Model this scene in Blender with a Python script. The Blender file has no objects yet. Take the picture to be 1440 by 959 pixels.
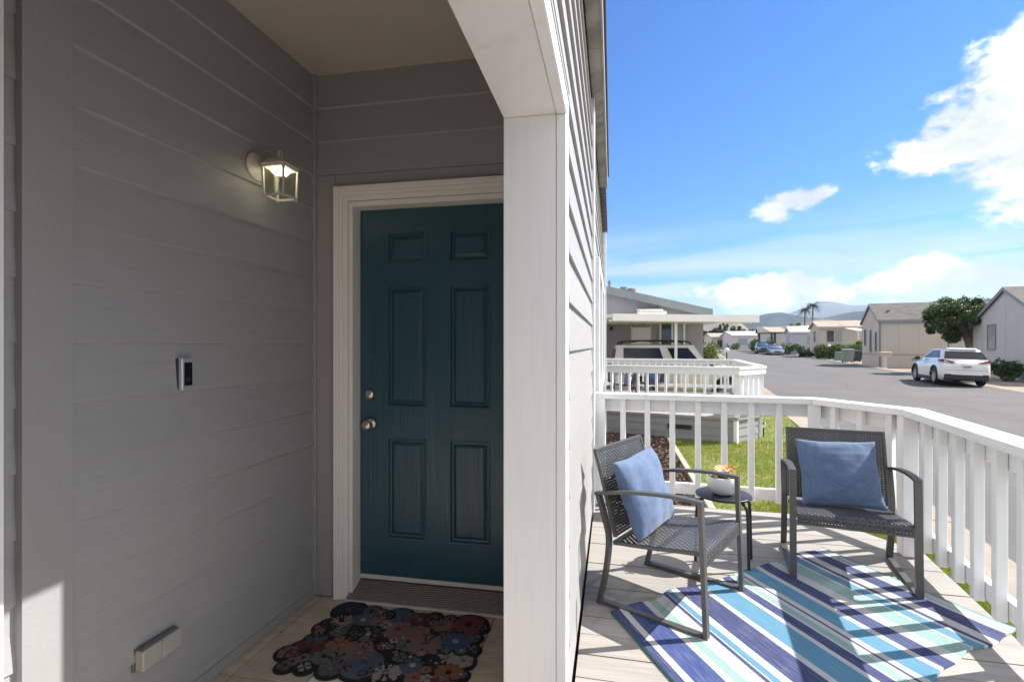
import bpy, math, random
import numpy as np
from mathutils import Vector, Matrix
from mathutils import noise as mnoise

HAZE = 0.00009
random.seed(7)
rng = np.random.default_rng(7)
R = math.radians
scn = bpy.context.scene
col = scn.collection

# ------------------------------------------------------------------ camera, sun, sky, exposure
CAMZ, FPX, YAW = 1.90, 715.0, R(11.15)
HX, HY = 720.0, 485.0
cs, sn = math.cos(YAW), math.sin(YAW)
cd = bpy.data.cameras.new('camera')
cam = bpy.data.objects.new('camera', cd)
col.objects.link(cam)
cam.location = (0, 0, CAMZ)
cam.rotation_euler = (math.pi / 2, 0, YAW)
cd.sensor_width = 36.0
cd.lens = 36.0 * FPX / 1440.0
cd.shift_y = (HY - 479.5) / 1440.0
cd.clip_start, cd.clip_end = 0.05, 60000
scn.camera = cam

SUN_DIR = Vector((1.0, 0.39, 1.053)).normalized()      # towards the sun
sl = bpy.data.lights.new('sun', 'SUN')
sl.energy, sl.angle, sl.color = 3.0, R(0.5), (1.0, 0.965, 0.91)
so = bpy.data.objects.new('sun', sl)
col.objects.link(so)
so.location = (20, 8, 30)
so.rotation_euler = SUN_DIR.to_track_quat('Z', 'Y').to_euler()

scn.view_settings.view_transform = 'Standard'
scn.view_settings.look = 'None'
scn.view_settings.exposure = 1.72
scn.view_settings.gamma = 1.0


class NT:
    """tiny node-tree helper"""
    def __init__(s, tree):
        s.t = tree
        s.n, s.l = tree.nodes, tree.links

    def node(s, typ, **kw):
        nd = s.n.new(typ)
        for k, v in kw.items():
            setattr(nd, k, v)
        return nd

    def put(s, sock, v):
        if v is None:
            return
        if isinstance(v, bpy.types.NodeSocket):
            s.l.new(v, sock)
        else:
            if sock.type == 'RGBA' and len(v) == 3:
                v = (*v, 1)
            sock.default_value = v

    def math(s, op, a, b=None, c=None, clamp=False):
        nd = s.node('ShaderNodeMath', operation=op, use_clamp=clamp)
        s.put(nd.inputs[0], a); s.put(nd.inputs[1], b); s.put(nd.inputs[2], c)
        return nd.outputs[0]

    def mix(s, f, a, b, blend='MIX'):
        nd = s.node('ShaderNodeMix', data_type='RGBA', blend_type=blend)
        s.put(nd.inputs[0], f); s.put(nd.inputs[6], a); s.put(nd.inputs[7], b)
        return nd.outputs[2]

    def noise(s, vec, scale, detail=3, rough=0.5, dist=0.0):
        nd = s.node('ShaderNodeTexNoise')
        if vec is not None:
            s.put(nd.inputs['Vector'], vec)
        s.put(nd.inputs['Scale'], scale); s.put(nd.inputs['Detail'], detail)
        s.put(nd.inputs['Roughness'], rough); s.put(nd.inputs['Distortion'], dist)
        return nd.outputs[0]

    def ramp(s, f, stops, interp='LINEAR'):
        nd = s.node('ShaderNodeValToRGB')
        cr = nd.color_ramp
        cr.interpolation = interp
        while len(cr.elements) < len(stops):
            cr.elements.new(0.5)
        for e, (p, c) in zip(cr.elements, stops):
            e.position = p
            e.color = (*c, 1) if len(c) == 3 else c
        s.put(nd.inputs[0], f)
        return nd.outputs[0]

    def smooth(s, x, a, b):
        nd = s.node('ShaderNodeMapRange', interpolation_type='SMOOTHSTEP')
        s.put(nd.inputs[0], x); s.put(nd.inputs[1], a); s.put(nd.inputs[2], b)
        return nd.outputs[0]


w = bpy.data.worlds.new('World')
scn.world = w
w.use_nodes = True
W = NT(w.node_tree)
W.n.clear()
sky = W.node('ShaderNodeTexSky', sky_type='NISHITA', sun_disc=False)
sky.sun_elevation = math.asin(SUN_DIR.z)
sky.sun_rotation = math.atan2(SUN_DIR.x, SUN_DIR.y)
sky.air_density, sky.dust_density, sky.ozone_density = 1.0, 0.25, 2.2
gen = W.node('ShaderNodeTexCoord').outputs['Generated']
sx = W.node('ShaderNodeSeparateXYZ'); W.put(sx.inputs[0], gen)
az = W.math('ARCTAN2', sx.outputs[0], sx.outputs[1])
el = W.math('ARCSINE', sx.outputs[2])


def dir_of(px, py):
    u, v = (px - HX) / FPX, -(py - HY) / FPX
    x, y = u * cs - sn, u * sn + cs
    return math.atan2(x, y), math.atan2(v, math.hypot(x, y))


cv = W.node('ShaderNodeCombineXYZ')
W.put(cv.inputs[0], az); W.put(cv.inputs[1], W.math('MULTIPLY', el, 1.5)); W.put(cv.inputs[2], 3.3)
n1 = W.noise(cv.outputs[0], 9.0, 8, 0.58)
n2 = W.noise(cv.outputs[0], 32.0, 6, 0.62)
nz = W.math('ADD', W.math('MULTIPLY', W.math('SUBTRACT', n1, 0.5), 1.5), W.math('MULTIPLY', W.math('SUBTRACT', n2, 0.5), 1.15))
# cumulus banks of this sky: each is a few soft lobes at a compass bearing
lobes = [  # px, py, half-width, half-height (photo pixels, turned into bearings)
    (1405, 180, 150, 104), (1335, 206, 98, 50), (1440, 125, 105, 108), (1480, 200, 160, 125), (1520, 110, 150, 135),
    (1122, 279, 62, 22), (1086, 298, 34, 22), (1152, 272, 32, 14),
    (1122, 403, 80, 26), (1055, 415, 85, 19), (1164, 413, 52, 15),
    (1295, 392, 118, 29), (1385, 388, 115, 31), (1238, 400, 50, 15), (1470, 392, 80, 27), (1060, 437, 45, 9),
]
field = None
for (px, py, rx, ry) in lobes:
    a0, e0 = dir_of(px, py)
    ax = abs(dir_of(px + rx, py)[0] - dir_of(px - rx, py)[0]) / 2
    ey = abs(dir_of(px, py + ry)[1] - dir_of(px, py - ry)[1]) / 2
    dx = W.math('DIVIDE', W.math('SUBTRACT', az, a0), ax)
    dy = W.math('DIVIDE', W.math('SUBTRACT', el, e0), ey)
    r2 = W.math('ADD', W.math('MULTIPLY', dx, dx), W.math('MULTIPLY', dy, dy))
    g = W.math('SUBTRACT', 1.0, W.math('SQRT', r2))
    field = g if field is None else W.math('SMOOTH_MAX', field, g, 0.25)
field = W.math('MAXIMUM', field, -1.2)
# unseen thicker cloud away from the view, added to lift the fill light
big = W.noise(cv.outputs[0], 2.6, 3, 0.5)
outside = W.math('MULTIPLY', W.smooth(W.math('ABSOLUTE', W.math('SUBTRACT', az, 0.2)), 0.75, 1.1), W.math('SUBTRACT', big, 0.28))
field = W.math('MAXIMUM', field, W.math('SUBTRACT', W.math('MULTIPLY', outside, 6.0), 0.6))
cl = W.smooth(W.math('ADD', field, nz), 0.0, 0.50)
cl = W.math('MULTIPLY', cl, W.smooth(el, -0.01, 0.02))
# thin veil of cirrus low down
cvs = W.node('ShaderNodeCombineXYZ')
W.put(cvs.inputs[0], W.math('MULTIPLY', az, 0.8)); W.put(cvs.inputs[1], W.math('MULTIPLY', el, 9.0)); W.put(cvs.inputs[2], 1.0)
veil = W.noise(cvs.outputs[0], 3.5, 6, 0.55, 0.6)
veil = W.math('MULTIPLY', W.math('MULTIPLY', W.smooth(veil, 0.30, 0.66), W.smooth(el, 0.26, 0.08)), 0.85)
shade = W.ramp(n1, [(0.36, (2.0, 2.07, 2.18)), (0.49, (2.6, 2.62, 2.66)), (0.62, (5.2, 5.1, 4.9))])
hs = W.node('ShaderNodeHueSaturation')
W.put(hs.inputs['Saturation'], 1.15); W.put(hs.inputs['Value'], 1.0); W.put(hs.inputs['Color'], sky.outputs[0])
skyc = W.mix(1.0, hs.outputs[0], (0.118, 0.305, 0.485), 'MULTIPLY')
skyc = W.mix(veil, skyc, (2.35, 2.45, 2.72))
skyc = W.mix(cl, skyc, shade)
bg = W.node('ShaderNodeBackground'); W.put(bg.inputs[0], skyc); W.put(bg.inputs[1], 0.12)
out = W.node('ShaderNodeOutputWorld'); W.l.new(bg.outputs[0], out.inputs[0])


# ------------------------------------------------------------------ geometry helpers
def ray(px, py):
    u, v = (px - HX) / FPX, -(py - HY) / FPX
    return Vector((u * cs - sn, u * sn + cs, v))


def at_depth(px, py, d):
    """point of the place seen d metres in front of the lens plane"""
    return Vector((0, 0, CAMZ)) + ray(px, py) * d


RD = R(9.5)
U2, T2 = Vector((math.sin(RD), math.cos(RD), 0)), Vector((math.cos(RD), -math.sin(RD), 0))   # along / across the street


def st(x, y):
    return x * U2.x + y * U2.y, x * T2.x + y * T2.y


def ground(x, y):
    s = st(x, y)[0]
    return 0.010 * min(max(s - 25, 0), 130)


def road(s, t, z=0.0):
    p = U2 * s + T2 * t
    return Vector((p.x, p.y, ground(p.x, p.y) + z))


def drop(px, d):
    """ground point on a bearing at a distance"""
    p = at_depth(px, HY, d)
    return Vector((p.x, p.y, ground(p.x, p.y)))


class MB:
    def __init__(s):
        s.V, s.F, s.S = [], [], []

    def add(s, vs, fs, smooth=False):
        o = len(s.V)
        s.V += [tuple(v) for v in vs]
        s.F += [[i + o for i in f] for f in fs]
        s.S += [smooth] * len(fs)
        return s

    def box(s, a, b, c=0.0, m=None):
        x0, x1 = sorted((a[0], b[0])); y0, y1 = sorted((a[1], b[1])); z0, z1 = sorted((a[2], b[2]))
        cx, cy, cz = (x0 + x1) / 2, (y0 + y1) / 2, (z0 + z1) / 2
        hx, hy, hz = (x1 - x0) / 2, (y1 - y0) / 2, (z1 - z0) / 2
        c = min(c, hx * .9, hy * .9, hz * .9)
        vs, fs = [], []
        if c <= 0:
            for sx_ in (-1, 1):
                for sy_ in (-1, 1):
                    for sz_ in (-1, 1):
                        vs.append((cx + sx_ * hx, cy + sy_ * hy, cz + sz_ * hz))
            fs = [(0, 1, 3, 2), (4, 6, 7, 5), (0, 4, 5, 1), (2, 3, 7, 6), (0, 2, 6, 4), (1, 5, 7, 3)]
        else:
            idx = {}
            for sx_ in (-1, 1):
                for sy_ in (-1, 1):
                    for sz_ in (-1, 1):
                        for ax in range(3):
                            p = [cx + sx_ * (hx - c), cy + sy_ * (hy - c), cz + sz_ * (hz - c)]
                            p[ax] += (sx_, sy_, sz_)[ax] * c
                            idx[(sx_, sy_, sz_, ax)] = len(vs)
                            vs.append(tuple(p))
            for ax in range(3):
                for sg in (-1, 1):
                    q = []
                    for u_, v_ in ((-1, -1), (1, -1), (1, 1), (-1, 1)):
                        k = [0, 0, 0]; k[ax] = sg; k[(ax + 1) % 3] = u_; k[(ax + 2) % 3] = v_
                        q.append(idx[(*k, ax)])
                    fs.append(q if sg > 0 else q[::-1])
            for ax in range(3):
                a1, a2 = (ax + 1) % 3, (ax + 2) % 3
                for s1 in (-1, 1):
                    for s2 in (-1, 1):
                        k0 = [0, 0, 0]; k0[ax] = -1; k0[a1] = s1; k0[a2] = s2
                        k1 = list(k0); k1[ax] = 1
                        q = [idx[(*k0, a1)], idx[(*k1, a1)], idx[(*k1, a2)], idx[(*k0, a2)]]
                        fs.append(q if s1 * s2 < 0 else q[::-1])
            for sx_ in (-1, 1):
                for sy_ in (-1, 1):
                    for sz_ in (-1, 1):
                        q = [idx[(sx_, sy_, sz_, i)] for i in range(3)]
                        fs.append(q if sx_ * sy_ * sz_ > 0 else q[::-1])
        if m is not None:
            vs = [m @ Vector(v) for v in vs]
        return s.add(vs, fs)

    def prism(s, pts, d):
        """polygon pts (3D, any plane) pushed along d"""
        n = len(pts); d = Vector(d)
        P = [Vector(p) for p in pts]
        nrm = Vector((0, 0, 0))
        for i in range(n):
            nrm += P[i].cross(P[(i + 1) % n])
        if nrm.dot(d) < 0:
            P = P[::-1]
        vs = P + [p + d for p in P]
        fs = [list(range(n))[::-1], list(range(n, 2 * n))]
        for i in range(n):
            j = (i + 1) % n
            fs.append([i, j, n + j, n + i])
        return s.add(vs, fs)

    def bar(s, path, wd, ht, side=(1, 0, 0), closed=False, smooth=False):
        """rectangular section swept along a path; wd across `side`, ht across the other way"""
        P = [Vector(p) for p in path]; n = len(P); vs = []; fs = []
        sd = Vector(side).normalized()
        for i in range(n):
            if closed:
                t = (P[(i + 1) % n] - P[i - 1])
            else:
                t = (P[min(i + 1, n - 1)] - P[max(i - 1, 0)])
            t.normalize()
            a = (sd - t * sd.dot(t)).normalized(); b = t.cross(a)
            k = 1.0
            if (0 < i < n - 1) or closed:
                d1 = (P[(i + 1) % n] - P[i]).normalized()
                k = 1 / max(0.4, abs(d1.dot(t)))
            for (u_, v_) in ((-1, -1), (1, -1), (1, 1), (-1, 1)):
                vs.append(P[i] + a * (u_ * wd / 2) + b * (v_ * ht / 2 * k))
        for i in range(n if closed else n - 1):
            j = (i + 1) % n
            for k in range(4):
                l = (k + 1) % 4
                fs.append([i * 4 + k, i * 4 + l, j * 4 + l, j * 4 + k])
        if not closed:
            fs += [[3, 2, 1, 0], [4 * n - 4, 4 * n - 3, 4 * n - 2, 4 * n - 1]]
        return s.add(vs, fs, smooth)

    def tube(s, path, r, n=8, cap=True, closed=False):
        P = [Vector(p) for p in path]; m = len(P); vs = []; fs = []
        rr = r if isinstance(r, (list, tuple)) else [r] * m
        ref = Vector((0.31, 0.17, 0.93))
        for i in range(m):
            t = (P[(i + 1) % m] - P[i - 1]) if closed else (P[min(i + 1, m - 1)] - P[max(i - 1, 0)])
            t.normalize()
            a = t.cross(ref)
            if a.length < 0.05:
                a = t.cross(Vector((1, 0, 0)))
            a.normalize(); b = t.cross(a)
            for k in range(n):
                an = 2 * math.pi * k / n
                vs.append(P[i] + (a * math.cos(an) + b * math.sin(an)) * rr[i])
        for i in range(m if closed else m - 1):
            j = (i + 1) % m
            for k in range(n):
                l = (k + 1) % n
                fs.append([i * n + k, i * n + l, j * n + l, j * n + k])
        s.add(vs, fs, True)
        if cap and not closed:
            s.add(vs[:n], [list(range(n))[::-1]]); s.add(vs[-n:], [list(range(n))])
        return s

    def lathe(s, prof, n=24, m=None, smooth=True):
        vs, fs = [], []
        for (r, z) in prof:
            for k in range(n):
                a = 2 * math.pi * k / n
                vs.append(Vector((r * math.cos(a), r * math.sin(a), z)))
        if m is not None:
            vs = [m @ v for v in vs]
        for i in range(len(prof) - 1):
            for k in range(n):
                l = (k + 1) % n
                fs.append([i * n + k, i * n + l, (i + 1) * n + l, (i + 1) * n + k])
        return s.add(vs, fs, smooth)

    def quad(s, a, b, c, d):
        return s.add([a, b, c, d], [[0, 1, 2, 3]])

    def mesh(s, name, mat, off=(0, 0, 0)):
        me = bpy.data.meshes.new(name)
        o = Vector(off)
        me.from_pydata([(v[0] - o[0], v[1] - o[1], v[2] - o[2]) for v in s.V], [], s.F)
        me.polygons.foreach_set('use_smooth', s.S)
        if mat is not None:
            me.materials.append(mat)
        me.update()
        return me

    def build(s, name, mat, parent=None, off=None):
        """one mesh object; verts are in world metres unless the parent has its own turned frame"""
        if off is None:
            off = base_of(parent)
        o = bpy.data.objects.new(name, s.mesh(name, mat, off))
        col.objects.link(o)
        if parent is not None:
            o.parent = parent
        return o


def base_of(p):
    """one-off things stand unrotated at their base: their parts are written in world metres"""
    if p is None:
        return (0, 0, 0)
    if p.get('_local'):
        return (0, 0, 0)
    q = p
    o = Vector((0, 0, 0))
    while q is not None:
        if q.get('_local'):
            return (0, 0, 0)
        o += q.location
        q = q.parent
    return o


LOCALS = []


def tag(o, label=None, cat=None, group=None, kind=None):
    if label: o['label'] = label
    if cat: o['category'] = cat
    if group: o['group'] = group
    if kind: o['kind'] = kind
    return o


def thing(name, label, cat, loc=(0, 0, 0), rz=None, group=None, kind=None):
    o = bpy.data.objects.new(name, None)
    col.objects.link(o)
    o.location = loc
    o.empty_display_size = 0.1
    if rz is not None:
        o.rotation_euler = (0, 0, rz); o['_local'] = 1; LOCALS.append(o)
    return tag(o, label, cat, group, kind)


def inst(name, me, parent=None, loc=(0, 0, 0), rz=0.0, label=None):
    o = bpy.data.objects.new(name, me)
    col.objects.link(o)
    if parent is not None:
        o.parent = parent
        loc = Vector(loc) - Vector(base_of(parent))
    o.location = loc
    o.rotation_euler = (0, 0, rz)
    if label: o['label'] = label
    return o


def copy_tree(o, parent=None, loc=None, rz=None, label=None):
    c = o.copy(); col.objects.link(c)
    if parent is not None: c.parent = parent
    if loc is not None: c.location = loc
    if rz is not None: c.rotation_euler = (0, 0, rz)
    if label: c['label'] = label
    for ch in list(o.children):
        copy_tree(ch, c)
    return c


def np_mesh(name, V, Fq, mat, smooth=False):
    """V (n,3) and quads/tris Fq (m,k)"""
    me = bpy.data.meshes.new(name)
    V = np.asarray(V, dtype=np.float32); Fq = np.asarray(Fq, dtype=np.int32)
    me.vertices.add(len(V)); me.vertices.foreach_set('co', V.ravel())
    k = Fq.shape[1]
    me.loops.add(Fq.size); me.loops.foreach_set('vertex_index', Fq.ravel())
    me.polygons.add(len(Fq)); me.polygons.foreach_set('loop_start', np.arange(len(Fq), dtype=np.int32) * k)
    me.polygons.foreach_set('use_smooth', np.full(len(Fq), smooth))
    me.materials.append(mat)
    me.update(calc_edges=True)
    me.validate()
    return me


def np_obj(name, me, parent=None, loc=(0, 0, 0)):
    o = bpy.data.objects.new(name, me); col.objects.link(o)
    if parent is not None: o.parent = parent
    o.location = loc
    return o


# ------------------------------------------------------------------ materials
MATS = {}


def material(name):
    m = bpy.data.materials.new(name); m.use_nodes = True
    t = NT(m.node_tree)
    b = t.n['Principled BSDF']
    MATS[name] = m
    return m, t, b


def coords(t, kind='Object'):
    return t.node('ShaderNodeTexCoord').outputs[kind]


def mapped(t, vec, scale):
    mp = t.node('ShaderNodeMapping'); t.put(mp.inputs['Vector'], vec); mp.inputs['Scale'].default_value = scale
    return mp.outputs[0]


def bump(t, b, h, strength=0.3, dist=0.01):
    nd = t.node('ShaderNodeBump'); t.put(nd.inputs['Strength'], strength); t.put(nd.inputs['Distance'], dist)
    t.put(nd.inputs['Height'], h); t.put(b.inputs['Normal'], nd.outputs[0])


def plain(name, c, rough=0.5, metal=0.0, var=0.06, scale=6.0, bmp=0.0, bscale=120.0, spec=None, coat=0.0, rnd=0.0):
    m, t, b = material(name)
    co = coords(t)
    n = t.noise(co, scale, 4, 0.6)
    lo = tuple(max(0, x * (1 - var * 2)) for x in c); hi = tuple(min(1, x * (1 + var * 2)) for x in c)
    cc = t.mix(n, lo, hi)
    if rnd:
        oi = t.node('ShaderNodeObjectInfo').outputs['Random']
        cc = t.mix(1.0, cc, t.ramp(oi, [(0, (1 - rnd,) * 3), (1, (1 + rnd,) * 3)]), 'MULTIPLY')
    t.put(b.inputs['Base Color'], cc)
    t.put(b.inputs['Roughness'], rough); t.put(b.inputs['Metallic'], metal)
    if spec is not None: t.put(b.inputs['Specular IOR Level'], spec)
    if coat: t.put(b.inputs['Coat Weight'], coat); t.put(b.inputs['Coat Roughness'], 0.05)
    if bmp: bump(t, b, t.noise(co, bscale, 4, 0.6), bmp, 0.004)
    return m


def wood_paint(name, c, rough=0.45, horizontal=True, strength=0.25, var=0.05, rnd=0.05, spread=1.0, dirt=0.0, dist=0.004):
    """painted board with an embossed cedar grain running along it"""
    m, t, b = material(name)
    co = coords(t)
    sp = t.node('ShaderNodeSeparateXYZ'); t.put(sp.inputs[0], co)
    oi = t.node('ShaderNodeObjectInfo').outputs['Random']
    h = t.math('ADD', sp.outputs[0], sp.outputs[1])
    cb = t.node('ShaderNodeCombineXYZ')
    if horizontal:
        t.put(cb.inputs[0], t.math('MULTIPLY', h, 1.6 * spread)); t.put(cb.inputs[1], t.math('MULTIPLY', sp.outputs[2], 42 * spread))
    else:
        t.put(cb.inputs[0], t.math('MULTIPLY', h, 42 * spread)); t.put(cb.inputs[1], t.math('MULTIPLY', sp.outputs[2], 1.6 * spread))
    t.put(cb.inputs[2], t.math('MULTIPLY', oi, 37.0))
    g1 = t.noise(cb.outputs[0], 1.3, 5, 0.62, 0.9)
    g2 = t.noise(cb.outputs[0], 4.0, 3, 0.6, 0.3)
    patch = t.noise(co, 2.2, 3, 0.5)
    gr = t.math('MULTIPLY', t.math('ADD', t.math('MULTIPLY', g1, 0.75), t.math('MULTIPLY', g2, 0.25)), t.smooth(patch, 0.25, 0.7))
    lo = tuple(x * (1 - var * 2) for x in c); hi = tuple(min(1, x * (1 + var)) for x in c)
    cc = t.mix(t.smooth(g1, 0.35, 0.62), lo, hi)
    cc = t.mix(1.0, cc, t.ramp(oi, [(0, (1 - rnd,) * 3), (1, (1 + rnd,) * 3)]), 'MULTIPLY')
    if dirt:
        dn = t.noise(co, 7.0, 6, 0.65, 0.4)
        cc = t.mix(t.math('MULTIPLY', t.smooth(dn, 0.56, 0.75), dirt), cc, tuple(x * 0.55 for x in (c[0], c[1] * .93, c[2] * .83)))
    t.put(b.inputs['Base Color'], cc); t.put(b.inputs['Roughness'], rough)
    bump(t, b, gr, strength, dist)
    return m


SID = wood_paint('grey_siding_paint', (0.330, 0.328, 0.328), 0.5, True, 0.62, 0.02, 0.025, spread=2.0, dist=0.004)
SIDL = wood_paint('grey_exterior_siding', (0.345, 0.335, 0.318), 0.5, True, 0.4, 0.02, 0.02, dirt=0.12)
PALEJ = plain('pale_joint_paint', (0.36, 0.345, 0.325), 0.5)
TRIMG = plain('grey_trim_paint', (0.315, 0.312, 0.31), 0.5, bmp=0.35, bscale=70, var=0.03)
CEIL = plain('porch_ceiling_paint', (0.50, 0.455, 0.40), 0.6, bmp=0.2, bscale=90, var=0.03)
WHITE = wood_paint('white_trim_paint', (0.86, 0.86, 0.855), 0.42, False, 0.16, 0.012, 0.015, dirt=0.07, spread=1.4)
WHITEH = wood_paint('white_rail_paint', (0.84, 0.835, 0.815), 0.4, True, 0.18, 0.02, 0.03, dirt=0.24)
CASING = plain('white_gloss_casing', (0.82, 0.79, 0.755), 0.32, var=0.02)
EAVE = wood_paint('weathered_eave_wood', (0.36, 0.34, 0.31), 0.7, True, 0.5, 0.15, 0.05, dirt=0.6)
GUTTER = plain('brown_gutter_edge', (0.055, 0.05, 0.045), 0.5)
METAL = plain('brushed_nickel', (0.62, 0.57, 0.52), 0.28, 1.0, var=0.05)
ALU = plain('ribbed_aluminium', (0.33, 0.31, 0.28), 0.4, 0.75, var=0.1, scale=30)
SWEEP = plain('cream_door_sweep', (0.62, 0.58, 0.52), 0.5)
LAMPW = plain('antique_white_metal', (0.60, 0.56, 0.50), 0.5, var=0.08, scale=40)
BLACKP = plain('black_plastic', (0.012, 0.012, 0.014), 0.35)
GLOSSB = plain('black_glass_face', (0.008, 0.010, 0.016), 0.08, var=0.02)
SILVER = plain('satin_silver_plastic', (0.55, 0.56, 0.60), 0.35, 0.5)
OUTLET = plain('beige_plastic_cover', (0.37, 0.35, 0.315), 0.5)
OUTTOP = plain('grey_plastic_lid', (0.12, 0.12, 0.125), 0.5)
CHAIRM = plain('charcoal_powder_coat', (0.115, 0.112, 0.105), 0.38, 0.35, var=0.05)
WICKER = plain('charcoal_wicker', (0.068, 0.070, 0.076), 0.33, var=0.15, scale=60)
TABLEM = plain('black_table_metal', (0.028, 0.03, 0.034), 0.35, 0.3)
CERAM = plain('white_ribbed_ceramic', (0.70, 0.72, 0.70), 0.3, var=0.03)
SOIL = plain('dark_soil', (0.05, 0.038, 0.028), 0.95, var=0.4, scale=60)
GRAVELC = plain('tan_sidewalk_concrete', (0.31, 0.258, 0.205), 0.9, var=0.16, scale=1.6, bmp=0.4, bscale=60)
TIMBER = wood_paint('weathered_edging_timber', (0.50, 0.40, 0.30), 0.8, True, 0.5, 0.12, 0.05)
GLASS = plain('dark_window_glass', (0.035, 0.045, 0.055), 0.06, var=0.05, spec=0.8)
GLASSL = plain('curtained_window_glass', (0.30, 0.34, 0.36), 0.12, var=0.1, scale=2)
CARGLASS = plain('tinted_car_glass', (0.012, 0.015, 0.018), 0.06, spec=0.4)
TYRE = plain('black_rubber', (0.018, 0.018, 0.018), 0.85)
SPOKE = plain('alloy_spokes', (0.33, 0.33, 0.34), 0.3, 0.7)
RIM = plain('alloy_rim', (0.17, 0.17, 0.18), 0.3, 0.9)
CLAD = plain('black_cladding', (0.022, 0.022, 0.023), 0.6)
REDL = plain('red_tail_lens', (0.23, 0.012, 0.012), 0.15)
PLATE = plain('number_plate', (0.62, 0.58, 0.57), 0.4, var=0.12, scale=30)
CARW = plain('white_car_paint', (0.72, 0.72, 0.72), 0.22, coat=1.0, var=0.01)
CARC = plain('cream_car_paint', (0.58, 0.54, 0.47), 0.3, coat=0.6, var=0.02)
CARS = plain('silver_car_paint', (0.32, 0.36, 0.40), 0.25, 0.5, coat=0.8, var=0.02)
CARD = plain('dark_grey_car_paint', (0.10, 0.115, 0.12), 0.25, 0.4, coat=0.8, var=0.02)
CARB = plain('pale_blue_car_paint', (0.24, 0.31, 0.36), 0.25, 0.3, coat=0.8, var=0.02)
LENS = plain('headlamp_lens', (0.65, 0.66, 0.66), 0.12)
TAN = plain('beige_house_paint', (0.53, 0.47, 0.41), 0.8, var=0.03, scale=1.5, rnd=0.02)
PALEG = plain('pale_grey_house_paint', (0.47, 0.475, 0.47), 0.8, var=0.03, scale=1.5, rnd=0.02)
NGREY = plain('neighbour_grey_paint', (0.345, 0.338, 0.355), 0.8, var=0.03, scale=1.5, rnd=0.03)
def shingles(name, c):
    m, t, b = material(name); co = coords(t)
    br = t.node('ShaderNodeTexBrick'); t.put(br.inputs['Vector'], co); br.offset = 0.5
    t.put(br.inputs['Color1'], tuple(x * 1.18 for x in c)); t.put(br.inputs['Color2'], tuple(x * .80 for x in c)); t.put(br.inputs['Mortar'], tuple(x * .5 for x in c))
    t.put(br.inputs['Scale'], 1.0); t.put(br.inputs['Mortar Size'], 0.012); t.put(br.inputs['Brick Width'], 0.34); t.put(br.inputs['Row Height'], 0.15); t.put(br.inputs['Bias'], -0.1)
    n = t.noise(co, 0.8, 5, 0.6)
    cc = t.mix(1.0, br.outputs[0], t.ramp(n, [(.3, (.85,) * 3), (.7, (1.12,) * 3)]), 'MULTIPLY')
    t.put(b.inputs['Base Color'], cc); t.put(b.inputs['Roughness'], .95); bump(t, b, br.outputs[1], -.5, .01)
    return m


TRIMB = plain('slate_blue_trim', (0.22, 0.245, 0.255), 0.6)
SHING = shingles('grey_brown_shingles', (0.150, 0.137, 0.126))
SHINGT = shingles('tan_shingles', (0.40, 0.32, 0.25))
ROOFW = plain('white_metal_roof', (0.70, 0.68, 0.64), 0.5, var=0.04)
CARPORT = plain('cream_carport_metal', (0.78, 0.75, 0.68), 0.45, var=0.03)
HBLUE = plain('blue_white_house_paint', (0.42, 0.44, 0.50), 0.8)
HWHITE = plain('white_house_paint', (0.58, 0.57, 0.55), 0.8)
BROWN = plain('brown_post_paint', (0.10, 0.075, 0.06), 0.7)
SKIRT = wood_paint('grey_deck_skirt', (0.30, 0.29, 0.28), 0.6, True, 0.3, 0.04, 0.05)
SKIRTL = wood_paint('pale_deck_skirt', (0.62, 0.60, 0.57), 0.6, True, 0.3, 0.04, 0.05)
BINGR = plain('grey_bin_plastic', (0.20, 0.215, 0.225), 0.5)
BINDK = plain('dark_bin_plastic', (0.03, 0.033, 0.035), 0.5)
CABG = plain('green_cabinet_paint', (0.16, 0.25, 0.20), 0.5)
PINK = plain('magenta_plastic', (0.30, 0.10, 0.27), 0.5)
BARK = plain('brown_bark', (0.16, 0.12, 0.09), 0.95, var=0.3, scale=12, bmp=0.8, bscale=20)
MULCH = plain('brown_bark_chips', (0.15, 0.10, 0.07), 0.95, var=0.45, scale=25)
MULCHG = plain('mulch_ground', (0.075, 0.052, 0.038), 0.95, var=0.4, scale=30)
GLOBE = plain('white_globe_glass', (0.75, 0.75, 0.74), 0.25, var=0.01)
PIPE = plain('roof_vent_metal', (0.30, 0.30, 0.30), 0.5, 0.3)


def leaf_mat(name, a, b_, rough=0.5, trans=0.25):
    m, t, b = material(name)
    co = coords(t)
    n = t.noise(co, 1.7, 3, 0.6)
    n2 = t.noise(co, 14.0, 2, 0.5)
    cc = t.mix(t.math('ADD', t.math('MULTIPLY', n, 0.6), t.math('MULTIPLY', n2, 0.4)), a, b_)
    t.put(b.inputs['Base Color'], cc); t.put(b.inputs['Roughness'], rough)
    tr = t.node('ShaderNodeBsdfTranslucent'); t.put(tr.inputs[0], cc)
    mx = t.node('ShaderNodeMixShader'); t.put(mx.inputs[0], trans)
    t.l.new(b.outputs[0], mx.inputs[1]); t.l.new(tr.outputs[0], mx.inputs[2])
    t.l.new(mx.outputs[0], t.n['Material Output'].inputs[0])
    return m


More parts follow.
